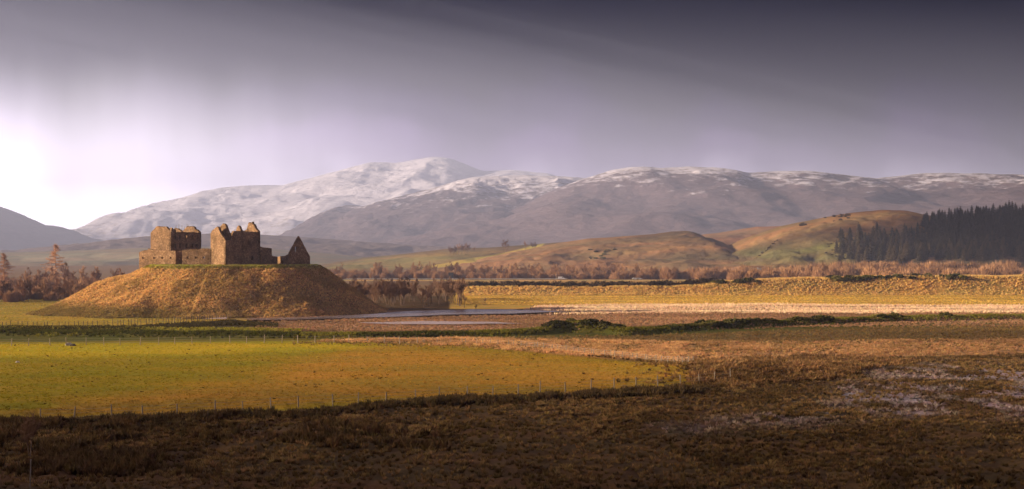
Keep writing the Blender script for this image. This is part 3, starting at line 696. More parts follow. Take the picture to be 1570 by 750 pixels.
# moor foreground: coarse grass in drifts
p, px, py = scatter(90000, (540, 790), (-120, 1690), dens=lambda x, y, a, b: np.where((polydist(a, b, FIELD) > -2) | (polydist(a, b, LAY[9][0]) > 0), 0, 0.40+0.7*smooth(0.42, 0.62, fbm(x*0.09, y*0.05, 101, 4))))
drift = fbm(p[:, 0]*0.06, p[:, 1]*0.035, 102, 4)[:, None]
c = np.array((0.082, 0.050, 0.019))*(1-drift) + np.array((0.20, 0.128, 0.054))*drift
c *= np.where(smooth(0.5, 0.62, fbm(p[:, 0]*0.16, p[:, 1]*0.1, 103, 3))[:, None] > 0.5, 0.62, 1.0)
fr = smooth(-20, 20, polydist(px, py, FROST[0][0]))[:, None]*smooth(0.45, 0.6, fbm(p[:, 0]*0.2, p[:, 1]*0.12, 73, 4))[:, None]
c = c*(1-0.6*fr)+np.array((0.30, 0.25, 0.26))*0.6*fr
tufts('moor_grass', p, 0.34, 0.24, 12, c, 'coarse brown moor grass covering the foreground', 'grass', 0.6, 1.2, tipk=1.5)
# rank clumps, bottom left
p, px, py = scatter(9000, (632, 730), (-120, 700), dens=lambda x, y, a, b: np.where(polydist(a, b, FIELD) > -3, 0, smooth(0.46, 0.58, fbm(x*0.11, y*0.06, 111, 4))*np.clip(1.15-np.clip(a, 0, 700)/640, 0.08, 1)))
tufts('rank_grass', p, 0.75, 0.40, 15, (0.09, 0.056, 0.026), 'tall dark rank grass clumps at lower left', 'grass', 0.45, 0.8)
# rushes lining the near edge of the green field
edge = np.array([(-60, 646), (0, 645), (280, 640), (480, 634), (620, 617), (800, 609), (1000, 600), (1072, 595)], float)
tt = RNG.random(5200); ex = -60+1180*tt; ey = np.interp(ex, edge[:, 0], edge[:, 1]) + RNG.normal(2.0, 2.2, 5200) + np.where(ex < 300, np.abs(RNG.normal(0, 8, 5200)), 0)
kk = fbm(ex*0.03, ex*0, 121, 3) + RNG.random(5200)*0.35 > 0.62
D_ = rowD(ey[kk]); p = np.stack([wx(ex[kk], D_), D_, ground_z(wx(ex[kk], D_), D_)], 1)
tufts('rush_margin', p, 0.85*(0.35+0.9*fbm(p[:, 0]*0.12, p[:, 1]*0.12, 193, 3))*(0.7+0.6*RNG.random(len(p))), 0.45, 14, (0.085, 0.058, 0.028), 'dark rushes and rough grass lining the near field edge', 'rushes', 0.5, 0.7)
# scattered rush tussocks in the green field
p, px, py = scatter(5200, (528, 640), (-40, 1080), FIELD, dens=lambda x, y, a, b: 0.04+0.6*smooth(0.56, 0.68, fbm(x*0.05, y*0.03, 131, 3))*(b > 560))
tufts('field_tussocks', p, 0.20, 0.50, 7, (0.115, 0.065, 0.018), 'small dark tussocks dotted over the green pasture', 'tussocks', 0.4, 1.3)
p, px, py = scatter(26000, (526, 640), (-40, 1080), FIELD)
tufts('pasture_grass', p, 0.14, 0.34, 5, sample_col(p)*1.1, 'short green and rust pasture grass in the lit field', 'grass', 0.25, 1.4)
# tan tussock band
TAN = LAY[9][0]
p, px, py = scatter(60000, (513, 562), (440, 1640), TAN, dens=lambda x, y, a, b: 0.12+0.9*smooth(0.44, 0.56, fbm(x*0.22, y*0.10, 181, 4)))
tufts('tan_tussock_grass', p, 0.42, 0.45, 9, np.array((0.52, 0.305, 0.135))*(0.55+0.9*fbm(p[:, 0]*0.12, p[:, 1]*0.06, 171, 4))[:, None], 'sunlit tan tussock grass beyond the green field', 'grass', 0.22, 1.5)
p, px, py = scatter(6000, (540, 602), (1030, 1440), LAY[14][0])
tufts('curve_tussocks', p, 0.6, 0.6, 12, np.array((0.19, 0.11, 0.048))*(0.4+1.2*fbm(p[:, 0]*0.15, p[:, 1]*0.08, 191, 4))[:, None], 'brown tussocks round the right end of the green field', 'grass', 0.5, 1.4)  # tussock colour darkened too, for the bank in shade
p, px, py = scatter(2600, (545, 600), (840, 1090), dens=lambda x, y, a, b: 0.45*np.clip((a-840)/220, 0, 1)**3*smooth(0.45, 0.62, fbm(x*0.12, y*0.07, 197, 4)))
tufts('field_end_tussocks', p, 0.45, 0.5, 10, (0.22, 0.13, 0.05), 'tussocks creeping over the narrow right end of the green field', 'grass', 0.5, 1.3)
p, px, py = scatter(16000, (498, 545), (440, 1640), LAY[8][0])
tufts('olive_grass', p, 0.35, 0.4, 6, np.array((0.25, 0.165, 0.06))*(0.5+fbm(p[:, 0]*0.03, p[:, 1]*0.09, 196, 4))[:, None], 'olive grass strip in front of the green dyke', 'grass', 0.35, 1.0)
# dyke
n = 15000; x = RNG.uniform(-165, 175, n); y = np.interp(x, DYKEX, DYKEY)+RNG.normal(0, 3.2, n)
p = np.stack([x, y, ground_z(x, y)], 1)
tufts('dyke_grass', p, 0.5, 0.55, 8, np.where(fbm(x*0.05, y*0.05, 141, 3)[:, None] > 0.52, np.array((0.17, 0.155, 0.025)), np.array((0.07, 0.07, 0.014))), 'dark green grass on the long ditch bank', 'grass', 0.4, 0.9)
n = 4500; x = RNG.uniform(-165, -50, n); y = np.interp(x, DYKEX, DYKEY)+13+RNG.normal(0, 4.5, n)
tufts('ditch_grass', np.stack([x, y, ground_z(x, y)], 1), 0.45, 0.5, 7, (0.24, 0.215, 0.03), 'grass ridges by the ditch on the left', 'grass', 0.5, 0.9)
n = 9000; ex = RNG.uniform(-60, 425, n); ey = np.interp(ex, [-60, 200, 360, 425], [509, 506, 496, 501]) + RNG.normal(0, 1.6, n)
D_ = rowD(ey); x = wx(ex, D_); tufts('ditch_shade_tufts', np.stack([x, D_, ground_z(x, D_)], 1), 0.5, 0.6, 7, (0.05, 0.04, 0.014), 'ditch bank shade put into dark scrub grass below the far pasture fence', 'heather', 0.5, 0.9)  # grass tufts coloured dark to carry the ditch bank shade
# marsh and straw
p, px, py = scatter(26000, (480, 512), (395, 1620), LAY[4][0])
tufts('marsh_grass', p, 0.35, 0.5, 8, np.array((0.30, 0.178, 0.10))*(0.45+1.1*fbm(p[:, 0]*0.02, p[:, 1]*0.09, 173, 4))[:, None], 'pinkish brown marsh grass beyond the dyke', 'grass', 0.22, 0.8)
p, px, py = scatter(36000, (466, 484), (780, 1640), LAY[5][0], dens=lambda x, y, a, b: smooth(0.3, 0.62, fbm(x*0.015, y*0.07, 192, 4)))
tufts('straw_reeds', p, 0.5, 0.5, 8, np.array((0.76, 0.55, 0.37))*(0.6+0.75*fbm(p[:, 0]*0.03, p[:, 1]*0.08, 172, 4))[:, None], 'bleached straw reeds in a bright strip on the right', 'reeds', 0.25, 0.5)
p, px, py = scatter(16000, (453, 469), (700, 1620))
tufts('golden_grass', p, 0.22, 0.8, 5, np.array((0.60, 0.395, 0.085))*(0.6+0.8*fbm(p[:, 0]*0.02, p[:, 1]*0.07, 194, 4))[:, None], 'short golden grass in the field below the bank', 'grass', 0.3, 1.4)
p, px, py = scatter(9000, (462, 505), (-40, 330), dens=lambda x, y, a, b: (mound_z(x, y) < 0)*0.8)
tufts('far_pasture_grass', p, 0.2, 0.6, 5, np.array((0.34, 0.25, 0.04))*(0.6+0.8*fbm(p[:, 0]*0.04, p[:, 1]*0.06, 195, 4))[:, None], 'short yellow grass in the far left pasture', 'grass', 0.3, 1.4)
# flood bank tussocks
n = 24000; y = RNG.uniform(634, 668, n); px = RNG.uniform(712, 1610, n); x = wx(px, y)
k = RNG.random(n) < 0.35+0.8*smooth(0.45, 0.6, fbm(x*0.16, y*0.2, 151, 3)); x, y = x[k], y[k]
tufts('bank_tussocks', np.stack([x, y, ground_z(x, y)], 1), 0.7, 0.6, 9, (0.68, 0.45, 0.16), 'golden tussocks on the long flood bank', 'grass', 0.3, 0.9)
# far pasture and mound
n = 60000; x = RNG.uniform(-157, -36, n); y = RNG.uniform(388, 462, n); z = mound_z(x, y)
k = (z > ground_z(x, y)+0.05) & (z < 15.35); x, y, z = x[k], y[k], z[k]
cm = np.where((z > 14.3)[:, None], np.array((0.22, 0.20, 0.03)), np.array((0.62, 0.39, 0.155)))
wm = smooth(0.45, 0.7, fbm(x*0.1, y*0.1, 161, 4))[:, None]*0.6; cm = cm*(1-wm) + np.array((0.30, 0.205, 0.07))*wm
lowk = (smooth(4.5, 1.5, z)*smooth(-70, -110, x))[:, None]; cm = cm*(1-lowk)+np.array((0.24, 0.17, 0.055))*lowk
tufts('mound_tussocks', np.stack([x, y, z], 1), np.where(z > 14.3, 0.3, 0.5)*(0.5+RNG.random(len(x))), 0.3, 9, cm, 'russet tussock grass clothing the castle mound', 'grass', 0.4, 0.9)

# ------------------------------------------------------------------ trees
def rot_about(v, ax, a):
    from mathutils import Quaternion
    return Quaternion(ax, a) @ v
def bare_tree(seed, H=10.0, wid=0.32, twigs=4, upright=0.55, stems=1, tw=0.05):
    r = random.Random(seed); tr = MB(); cr = MB()
    def grow(p, d, ln, rad, lev):
        q = p + d*ln
        (tr if lev == 0 else cr).tube(p, q, rad, rad*0.62, 5 if lev == 0 else 3)
        if lev >= 3:
            for _ in range(twigs):
                e = Vector((r.gauss(0, 0.8), r.gauss(0, 0.8), r.gauss(0.9, 0.6))).normalized()
                s = p.lerp(q, r.uniform(0.1, 1)); t = s + (d*0.6+e*0.8)*ln*r.uniform(0.5, 1.1)
                o = e.orthogonal().normalized()*tw
                cr.tri(tuple(s-o), tuple(s+o), tuple(t))
            return
        nchild = (7, 4, 3)[lev]
        for k in range(nchild):
            f = r.uniform(0.35, 1.0) if lev == 0 else r.uniform(0.3, 1.0)
            s = p.lerp(q, f)
            a = r.uniform(0, 2*math.pi); e = Vector((math.cos(a), math.sin(a), 0))
            nd = (d*upright + e*(0.75-0.35*upright) + Vector((0, 0, 0.22))).normalized()
            nd = (nd+Vector((r.gauss(0, .13), r.gauss(0, .13), r.gauss(0, .1)))).normalized()
            grow(s, nd, ln*r.uniform(0.42, 0.62)*(1.15-0.45*f if lev == 0 else 1), rad*0.5, lev+1)
        if lev > 0 or True: grow(q, (d+Vector((r.gauss(0, .15), r.gauss(0, .15), 0.1))).normalized(), ln*0.5, rad*0.55, lev+1)
    for s in range(stems):
        a = r.uniform(0, 6.28); d = Vector((math.cos(a)*0.22*(stems > 1)+r.gauss(0, .04), math.sin(a)*0.22*(stems > 1)+r.gauss(0, .04), 1)).normalized()
        grow(Vector((math.cos(a)*0.3*(stems > 1), math.sin(a)*0.3*(stems > 1), -0.3)), d, H*0.55, H*0.018/(stems**0.4), 0)
    return tr.me('trunk'), cr.me('crown')
def bush(seed, H=5.0, W=6.0, n=900, tw=0.05, leafy=0.0):
    """dome of fine upright stems; stems fill the volume, tips make the uneven outline"""
    r = random.Random(seed); tr = MB(); cr = MB()
    lobes = [(r.uniform(-W*0.3, W*0.3), r.uniform(-W*0.3, W*0.3), r.uniform(0.6, 1.0), r.uniform(0.28, 0.45)) for _ in range(5)]
    for k in range(7):
        a = r.uniform(0, 6.28); tr.tube((math.cos(a)*0.3, math.sin(a)*0.3, -0.3), (math.cos(a)*W*0.22, math.sin(a)*W*0.22, H*0.5), 0.09, 0.04, 4)
    for k in range(n):
        lx, ly, lh, lr = r.choice(lobes)
        d = Vector((r.gauss(0, 1), r.gauss(0, 1), abs(r.gauss(0.35, 0.7)))).normalized()
        rad = r.uniform(0.55, 1.05)
        p = Vector((lx+d.x*W*lr*rad, ly+d.y*W*lr*rad, H*lh*(0.28+0.72*d.z*rad)))
        s = Vector((p.x*0.78, p.y*0.78, max(p.z-H*r.uniform(0.18, 0.34), 0.0)))
        o = Vector((r.gauss(0, 1), r.gauss(0, 1), 0)).normalized()*tw
        cr.tri(tuple(s-o), tuple(s+o), tuple(p))
        if r.random() < leafy:
            e = Vector((r.gauss(0, 1), r.gauss(0, 1), r.gauss(0, 1))).normalized()*tw*5; f_ = e.orthogonal().normalized()*tw*4
            cr.tri(tuple(p-f_), tuple(p+f_), tuple(p+e))
    return tr.me('stem'), cr.me('crown')
def conifer(seed, H=15.0, W=4.4):
    r = random.Random(seed); tr = MB(); cr = MB()
    tr.tube((0, 0, -0.5), (0, 0, H*0.97), H*0.014, 0.03, 5)
    n = int(H*2.0)
    for i in range(n):
        f = (i+r.random()*0.6)/n; z = H*(0.10+0.9*f); R = W*0.5*(1-f)**0.6*r.uniform(0.6, 1.15)+0.15
        k = 7
        a0 = r.uniform(0, 6.28)
        for j in range(k):
            a = a0+j*2*math.pi/k+r.uniform(-.25, .25); rr = R*r.uniform(0.65, 1.15)
            c, s = math.cos(a), math.sin(a); dz = -rr*r.uniform(0.15, 0.5); w_ = rr*r.uniform(0.28, 0.42)
            cr.tri((-s*w_*0.3, c*w_*0.3, z+0.25), (c*rr, s*rr, z+dz), (c*rr*0.55+s*w_, s*rr*0.55-c*w_, z+dz*0.8))
            cr.tri((s*w_*0.3, -c*w_*0.3, z+0.25), (c*rr*0.55-s*w_, s*rr*0.55+c*w_, z+dz*0.8), (c*rr, s*rr, z+dz))
    return tr.me('trunk'), cr.me('crown')
def larch(seed, H=20.0, W=13.0, lean=0.0):
    r = random.Random(seed); tr = MB(); cr = MB()
    tr.tube((0, 0, -0.5), (0, 0, H), 0.30, 0.05, 6)
    for i in range(80):
        f = (i+r.random())/80; z = H*(0.16+0.83*f); R = W*0.5*min(1, (1-f)*1.6+0.08)*r.uniform(0.55, 1.1)
        a = r.uniform(0, 6.28); tip = Vector((math.cos(a)*R, math.sin(a)*R, z+R*r.uniform(-0.08, 0.22))); base = Vector((0, 0, z))
        cr.tube(tuple(base), tuple(tip), 0.09, 0.03, 3)
        for j in range(30):
            s = base.lerp(tip, r.uniform(0.2, 1)); e = Vector((r.gauss(0, 1), r.gauss(0, 1), r.gauss(-0.1, 0.7))).normalized()
            o = e.orthogonal().normalized()*0.09
            cr.tri(tuple(s-o), tuple(s+o), tuple(s+e*r.uniform(0.6, 1.5)))
    return tr.me('trunk'), cr.me('crown')

def kit(pairs, bark, leaf, stem='trunk'):
    for a, b in pairs: a.materials.append(bark); b.materials.append(leaf)
    return pairs
K_bare = kit([bare_tree(200+i, 11, twigs=7, upright=0.62+0.1*(i % 3), tw=0.095) for i in range(6)], BARK, TWIG)
K_dark = kit([bare_tree(300+i, 11, twigs=7, upright=0.72, stems=1+i % 2, tw=0.055) for i in range(5)], BARK, TWIGDK)
K_birch = kit([bare_tree(400+i, 10, twigs=3, upright=0.75, tw=0.05) for i in range(3)], BIRCH, TWIG)
K_will = kit([bush(500+i, 6.5, 8.0, 2600, 0.085) for i in range(5)], BARK, WILLOW)
K_brown = kit([bush(550+i, 6.5, 8.0, 2600, 0.085) for i in range(4)], BARK, TWIG)
K_gorse = kit([bush(600+i, 1.9, 4.2, 700, 0.10, 0.6) for i in range(4)], BARK, GORSE)
K_scrub = kit([bush(650+i, 2.6, 5.0, 700, 0.09, 0.3) for i in range(4)], BARK, BRUSHDK)
K_con = kit([conifer(700+i, 12+1.5*(i % 3), 8.2+1.2*(i % 2)) for i in range(5)], BARK, NEEDLE)
K_larch = kit([larch(800), larch(801, 17, 10)], LARCH, LARCH)
def plant(name, kitp, i, loc, sc, label, cat, group, stem='trunk', rz=None):
    a, b = kitp[i % len(kitp)]
    root = thing(name, loc, label, cat, group, random.uniform(0, 6.28) if rz is None else rz, sc)
    o = bpy.data.objects.new(stem, a); COL.objects.link(o); o.parent = root
    o = bpy.data.objects.new('crown', b); COL.objects.link(o); o.parent = root
    return root
def rnd(a, b): return random.uniform(a, b)

# two larches on the left
D = 800; plant('larch_tree', K_larch, 0, (wx(85, D), D, 0), 1.3, 'tall conical orange brown larch standing alone on the left', 'tree', None)
D = 700; plant('larch_tree', K_larch, 1, (wx(6, D), D, 0), 1.2, 'orange brown larch cut by the left edge of the picture', 'tree', None)
D = 720; plant('birch_tree', K_birch, 1, (wx(29, D), D, 0), 0.95, 'pale stemmed birch just right of the edge larch', 'tree', None)
D = 780; plant('bare_tree', K_bare, 2, (wx(101, D), D, 0), (1.0, 1.0, 1.35), 'slim bare tree close on the right of the tall larch', 'tree', None)
# left thicket
G = 'thicket left of the mound'
for i in range(70):
    px = rnd(-60, 225); D = rnd(535, 640); plant('bare_tree', K_bare if i % 2 else K_dark, i, (wx(px, D), D, 0), rnd(0.55, 0.85), ('dark bare tree in the thicket below the tall larch' if px < 110 else 'dark bare tree in the thicket close to the left slope of the mound'), 'tree', G)
for i in range(45):
    px = rnd(-40, 200); D = rnd(540, 640); plant('willow_bush', K_brown, i, (wx(px, D), D, 0), rnd(0.6, 1.0), 'brown brush among the thicket left of the mound', 'bush', 'brush left of the mound', 'stem')
for i in range(36):
    px = rnd(40, 330); D = rnd(700, 860); plant('bare_tree', K_bare, i, (wx(px, D), D, 0), rnd(0.75, 1.15), 'reddish bare tree in the row behind the left thicket', 'tree', 'row behind the left thicket')
for px in (128, 144, 152, 110): D = rnd(660, 700); plant('birch_tree', K_birch, px, (wx(px, D), D, 0), rnd(0.75, 0.95), 'pale stemmed young birch in front of the left tree row', 'tree', 'young birches on the left')
# clump right of the mound
for i in range(72):
    px = 530 + 182*random.random()**0.8; D = rnd(478, 590)
    x = wx(px, D)
    if float(mound_z(np.array([x]), np.array([D]))[0]) > 0.3: continue
    plant('bare_tree', K_dark, i, (x, D, float(ground_z(x, D))), rnd(0.62, 0.92), ('dark bare tree in the clump hard against the right foot of the mound' if px < 625 else 'dark bare tree in the right end of the clump beside the golden field'), 'tree', 'clump right of the mound')
for px, D, s in ((712, 478, 0.5), (744, 505, 0.26), (730, 446, 0.22)): plant('bare_tree', K_dark, int(px), (wx(px, D), D, float(ground_z(wx(px, D), D))), s, {712: 'small dark tree at the right end of the tree clump', 744: 'small lone sapling in the golden field', 730: 'small dark sapling at the river edge'}[px], 'tree', None)
# long line behind the flood bank
for i in range(70):
    px = rnd(505, 1120); D = rnd(1060, 1180); plant('willow_bush', K_brown, i, (wx(px, D), D, 0.2), rnd(0.8, 1.35), 'brown brush at the foot of the road trees', 'bush', 'brush along the road', 'stem')
for i in range(105):
    px = rnd(505, 1010); D = rnd(1070, 1240); sc = rnd(0.8, 1.2)*(1.12 if 560 < px < 690 else 1)
    plant('bare_tree', K_bare, i, (wx(px, D), D, 0.3), sc, ('reddish bare tree behind the guard rail left of the dark road sign' if px < 690 else 'reddish bare tree behind the road between the dark sign and the white van' if px < 861 else 'reddish bare tree behind the road right of the white van'), 'tree', 'bare trees along the road')
for i, px in enumerate((572, 782, 788, 853, 958, 1182)): D = 1062; plant('birch_tree', K_birch, i, (wx(px, D), D, 0.3), (0.9, 0.9, 1.3), 'pale birch stem standing before the road trees', 'tree', 'birches along the road')
for i, px in enumerate((1000, 1024, 1034, 1050, 1066, 1085, 1100, 1118)): D = rnd(1030, 1090); plant('willow_bush', K_brown, i, (wx(px, D), D, 0.3), rnd(1.7, 2.1), 'round brown willow dome at the right end of the tree row', 'bush', 'round willows', 'stem')
for i in range(70):
    px = rnd(1110, 1620); D = rnd(930, 1120)
    plant('willow_bush', K_brown if random.random() < 0.6 else K_will, i, (wx(px, D), D, 0.3), rnd(1.6, 2.25), 'brown willow scrub beyond the right flood bank', 'bush', 'willow scrub on the right', 'stem')
for i in range(46):
    px = rnd(1240, 1620); D = rnd(1130, 1190); 
    plant('willow_bush', K_will, i, (wx(px, D), D, 0.6), rnd(2.2, 2.7), 'bright orange willow rising behind the brown scrub', 'bush', 'orange willows on the right', 'stem')
for i, (px, s) in enumerate(((1548, 2.9), (1562, 2.6), (1420, 2.6))): plant('willow_bush', K_will, i, (wx(px, 1120), 1120, 0.4), s, 'tallest orange willow crowns near the right edge', 'bush', 'tall willows', 'stem')
def mass(name, kitp, spots, mat, label):
    vv, ff, off = [], [], 0
    cache = []
    for a_, b_ in kitp:
        a = np.empty(len(b_.vertices)*3, np.float32); b_.vertices.foreach_get('co', a); cache.append(a.reshape(-1, 3)[::1])
    for i, (x, y, z, s) in enumerate(spots):
        a = cache[i % len(cache)]; m_ = len(a)//6*3; a = a[:m_] if i % 2 else a[-m_:]
        th = rnd(0, 6.28); c_, s_ = math.cos(th), math.sin(th)
        vv.append(np.stack([x+s*(a[:, 0]*c_-a[:, 1]*s_), y+s*(a[:, 0]*s_+a[:, 1]*c_), z+s*a[:, 2]], 1)); ff.append(np.arange(len(a)).reshape(-1, 3)+off); off += len(a)
    link(name, mesh(name, np.concatenate(vv), np.concatenate(ff)), mat, label=label, cat='brushwood', kind='stuff')
mass('brushwood', K_brown, [(wx(px, D), D, 0.2, rnd(0.9, 1.55)) for px, D in ((rnd(495, 1640), rnd(1090, 1280)) for _ in range(210))], TWIG, 'continuous russet brushwood behind the road trees')
mass('brushwood', K_brown, [(wx(px, D), D, 0.0, rnd(0.8, 1.4)) for px, D in ((rnd(-60, 340), rnd(640, 900)) for _ in range(90))], TWIG, 'russet brushwood between the left thicket and the larches')
# dark hedge along the bank top, then patches farther right
for i in range(90):
    px = rnd(700, 1095); D = rnd(651, 662); x = wx(px, D)
    plant('scrub_bush', K_scrub, i, (x, D, float(ground_z(x, D))-0.2), rnd(0.95, 1.35), 'dark scrub bush on the flood bank top under the road', 'bush', 'dark hedge on the flood bank', 'stem')
for i in range(75):
    px = rnd(1095, 1600); D = rnd(646.5, 652); x = wx(px, D)
    if float(vnoise(px*0.02, 0, 8)) < 0.4: continue
    plant('gorse_bush', K_gorse, i, (x, D, float(ground_z(x, D))-0.2), rnd(0.7, 1.2), 'olive gorse bush on the right part of the flood bank', 'bush', 'gorse on the flood bank', 'stem')
# gorse on the ditch bank
for i in range(120):
    px = 840+740*random.random(); x = wx(px, 320); y = float(np.interp(x, DYKEX, DYKEY)) + random.gauss(0, 1.6)
    if float(vnoise(px*0.015, 1, 12)) < 0.33 and not 850 < px < 945: continue
    plant('gorse_bush', K_gorse, i, (x, y, float(ground_z(x, y))-0.1), rnd(0.45, 0.85), 'low dark green bush on the long ditch bank', 'bush', 'bushes on the ditch bank', 'stem')
# conifer wood: the visible edge as single trees, the depth of the wood as one mass
WOOD_EDGE = [(1278, 398), (1284, 383), (1312, 378), (1340, 374), (1372, 374), (1394, 364), (1408, 352), (1425, 340), (1452, 336), (1620, 330), (1620, 398), (1500, 400), (1380, 400)]
pts = []
tries = 0
while len(pts) < 700 and tries < 20000:
    tries += 1
    D = rnd(1130, 1440); px = rnd(1280, 1620); x = wx(px, D); z = max(float(zwood(np.array([x]), np.array([D]))[0]), float(zgold(np.array([x]), np.array([D]))[0])); py = HORY-(z-CAMH)/D*F
    if float(polydist(np.array([px]), np.array([py]), WOOD_EDGE)[0]) > 0: pts.append((D, x, z, px))
pts.sort(key=lambda q: q[0])
for _ in range(44):
    px = rnd(1284, 1405); D = rnd(1240, 1400); x = wx(px, D); pts.append((D, x, max(float(zwood(np.array([x]), np.array([D]))[0]), float(zgold(np.array([x]), np.array([D]))[0])), px))
pts.sort(key=lambda q: q[0])
front = pts[:150] + [q for q in pts[150:] if q[3] < 1400 or q[0] > 1370][:130]
rest = [q for q in pts if q not in front]
for i, (D, x, z, px) in enumerate(front):
    plant('conifer_tree', K_con, i, (x, D, z-0.3), (lambda s: (s, s, s*rnd(0.75, 1.15)))(rnd(0.7, 1.2)*(1.3 if px < 1400 else 1.0)), ('dark conifer at the thinning left edge of the right hillside wood' if px < 1400 else 'dark conifer on the skyline of the right hillside wood' if D > 1340 else 'dark conifer along the foot of the right hillside wood'), 'tree', 'conifer wood')
vv, ff, off = [], [], 0
for i, (D, x, z, px) in enumerate(rest):
    me = K_con[i % 5][1]; a = np.empty(len(me.vertices)*3, np.float32); me.vertices.foreach_get('co', a); a = a.reshape(-1, 3)
    s = rnd(0.6, 1.25); th = rnd(0, 6.28); c_, s_ = math.cos(th), math.sin(th)
    vv.append(np.stack([x+s*(a[:, 0]*c_-a[:, 1]*s_), D+s*(a[:, 0]*s_+a[:, 1]*c_), z+s*a[:, 2]], 1)); ff.append(np.arange(len(a)).reshape(-1, 3)+off); off += len(a)
if vv: link('conifer_wood', mesh('conifer_wood', np.concatenate(vv), np.concatenate(ff)), NEEDLE, label='depth of the dark conifer wood on the right hill', cat='wood', kind='stuff')
for i in range(14):
    px = rnd(1330, 1600); D = rnd(1125, 1180); x = wx(px, D); z = float(zwood(np.array([x]), np.array([D]))[0])
    plant('bare_tree', K_bare, i, (x, D, max(z, 0)), rnd(0.8, 1.3), 'bare grey brown tree before the conifer wood', 'tree', 'bare trees before the conifers')
# trees and bushes on the hills
def hill_plant(zf, name, k, i, px, D, s, label, group, stem='trunk'):
    x = wx(px, D); z = float(zf(np.array([x]), np.array([float(D)]))[0]); plant(name, k, i, (x, D, z-0.2), s, label, 'tree' if 'tree' in name else 'bush', group, stem)
for i, px in enumerate((690, 694, 699, 703, 708, 713, 717)): hill_plant(zpast, 'bare_tree', K_dark, i, px, 1700+7*i, rnd(1.1, 1.4), 'dark tree in the small copse on the pasture hill', 'copse on the pasture hill')
for i, (px, s, lb_) in enumerate(((727, 0.8, 'small tree just right of the hill copse'), (775, 1.5, 'round grey tree above the bright field'), (806, 1.3, 'left tree of the pair on the ridge'), (818, 1.1, 'right tree of the pair on the ridge'))): hill_plant(zpast, 'bare_tree', K_dark, i, px, 1760, s, lb_, None)
hill_plant(zgold, 'scrub_bush', K_scrub, 0, 1231, 1500, 1.7, 'round dark bush on the crest of the golden hill', None, 'stem')
for i in range(16): hill_plant(zgold, 'scrub_bush', K_scrub, i, rnd(1262, 1312), rnd(1500, 1556), rnd(0.5, 1.1), 'dark bush in the line along the golden hill crest', 'bushes on the golden crest', 'stem')
for i in range(12): hill_plant(zgold, 'scrub_bush', K_scrub, i, 1158+36*i/12+rnd(-2, 2), 1390+60*i/12, rnd(0.4, 0.9), 'dark bush in the gully on the golden hill flank', 'bushes in the gully', 'stem')
for i in range(8): hill_plant(zgold, 'scrub_bush', K_scrub, i, rnd(1262, 1286), rnd(1320, 1380), rnd(0.35, 0.8), 'dark bush below the middle of the golden hill', 'bushes below the golden hill', 'stem')
for i in range(14): hill_plant(zbrown, 'gorse_bush', K_gorse, i, rnd(905, 945), rnd(1470, 1540), rnd(0.7, 1.4), 'dark green gorse patch bush on the brown hill', 'gorse on the brown hill', 'stem')

# ------------------------------------------------------------------ fences
post_me = MB(); post_me.tube((0, 0, -0.4), (0, 0, 1.45), 0.085, 0.075, 6); post_me.prism([(-.05, -.05, 1.45), (.05, -.05, 1.45), (.05, .05, 1.45), (-.05, .05, 1.45)], [(-.01, -.01, 1.5), (.01, -.01, 1.5), (.01, .01, 1.5), (-.01, .01, 1.5)])
def fence(label, line, n, mat, hs=1.0, jit=0.0, wires=(0.5, 0.9, 1.3), wr=0.014, group=None, skip=0.0):
    me = post_me.me('post'); me.materials.append(mat)
    P = np.array([gp(*p) for p in line]); seg = np.r_[0, np.cumsum(np.hypot(*np.diff(P, axis=0).T))]
    s = np.linspace(0, seg[-1], n); 
    if jit: s = s + RNG.uniform(-jit, jit, n)*seg[-1]/n
    X = np.interp(s, seg, P[:, 0]); Y = np.interp(s, seg, P[:, 1]); Z = land_z(X, Y)
    root = thing('fence', (float(X[0]), float(Y[0]), float(Z[0])), label, 'fence', group)
    for k, (x, y, z) in enumerate(zip(X, Y, Z)):
        if random.random() < skip: continue
        o = bpy.data.objects.new('post', me); COL.objects.link(o); o.parent = root
        o.location = (x-X[0], y-Y[0], z-Z[0]); sc = hs*rnd(0.88, 1.12); o.scale = (hs, hs, sc); o.rotation_euler = (rnd(-.05, .05), rnd(-.06, .06), rnd(0, 3))
    for hz in wires:
        mb = MB()
        for k in range(n-1): mb.tube((X[k]-X[0], Y[k]-Y[0], Z[k]-Z[0]+hz*hs), (X[k+1]-X[0], Y[k+1]-Y[0], Z[k+1]-Z[0]+hz*hs), wr, wr, 3)
        link('wire', mb.me('wire'), WIRE, root)
fence('dark post fence along the far pasture below the mound', [(-30, 506.5), (0, 506), (90, 504), (180, 501.5), (255, 497), (355, 490)], 66, WOODDK, 1.05, 0.3)
fence('pale post fence along the far edge of the green field', [(-40, 532), (0, 531), (120, 530), (230, 529), (400, 526.5), (520, 526), (640, 527)], 26, WOODLT, 1.05, 0.1, wr=0.025)
fence('close set pale posts curving round the tan tussocks', [(640, 526), (720, 526), (800, 531), (850, 536), (900, 543), (960, 549), (1010, 556), (1066, 566)], 42, WOODLT, 0.8, 0.4)
fence('weathered post fence along the near edge of the green field', [(60, 645), (190, 640), (305, 637), (415, 628), (520, 622), (620, 616), (720, 609), (820, 603), (960, 596), (1075, 588), (1120, 583)], 27, WOOD, 1.0, 0.1)
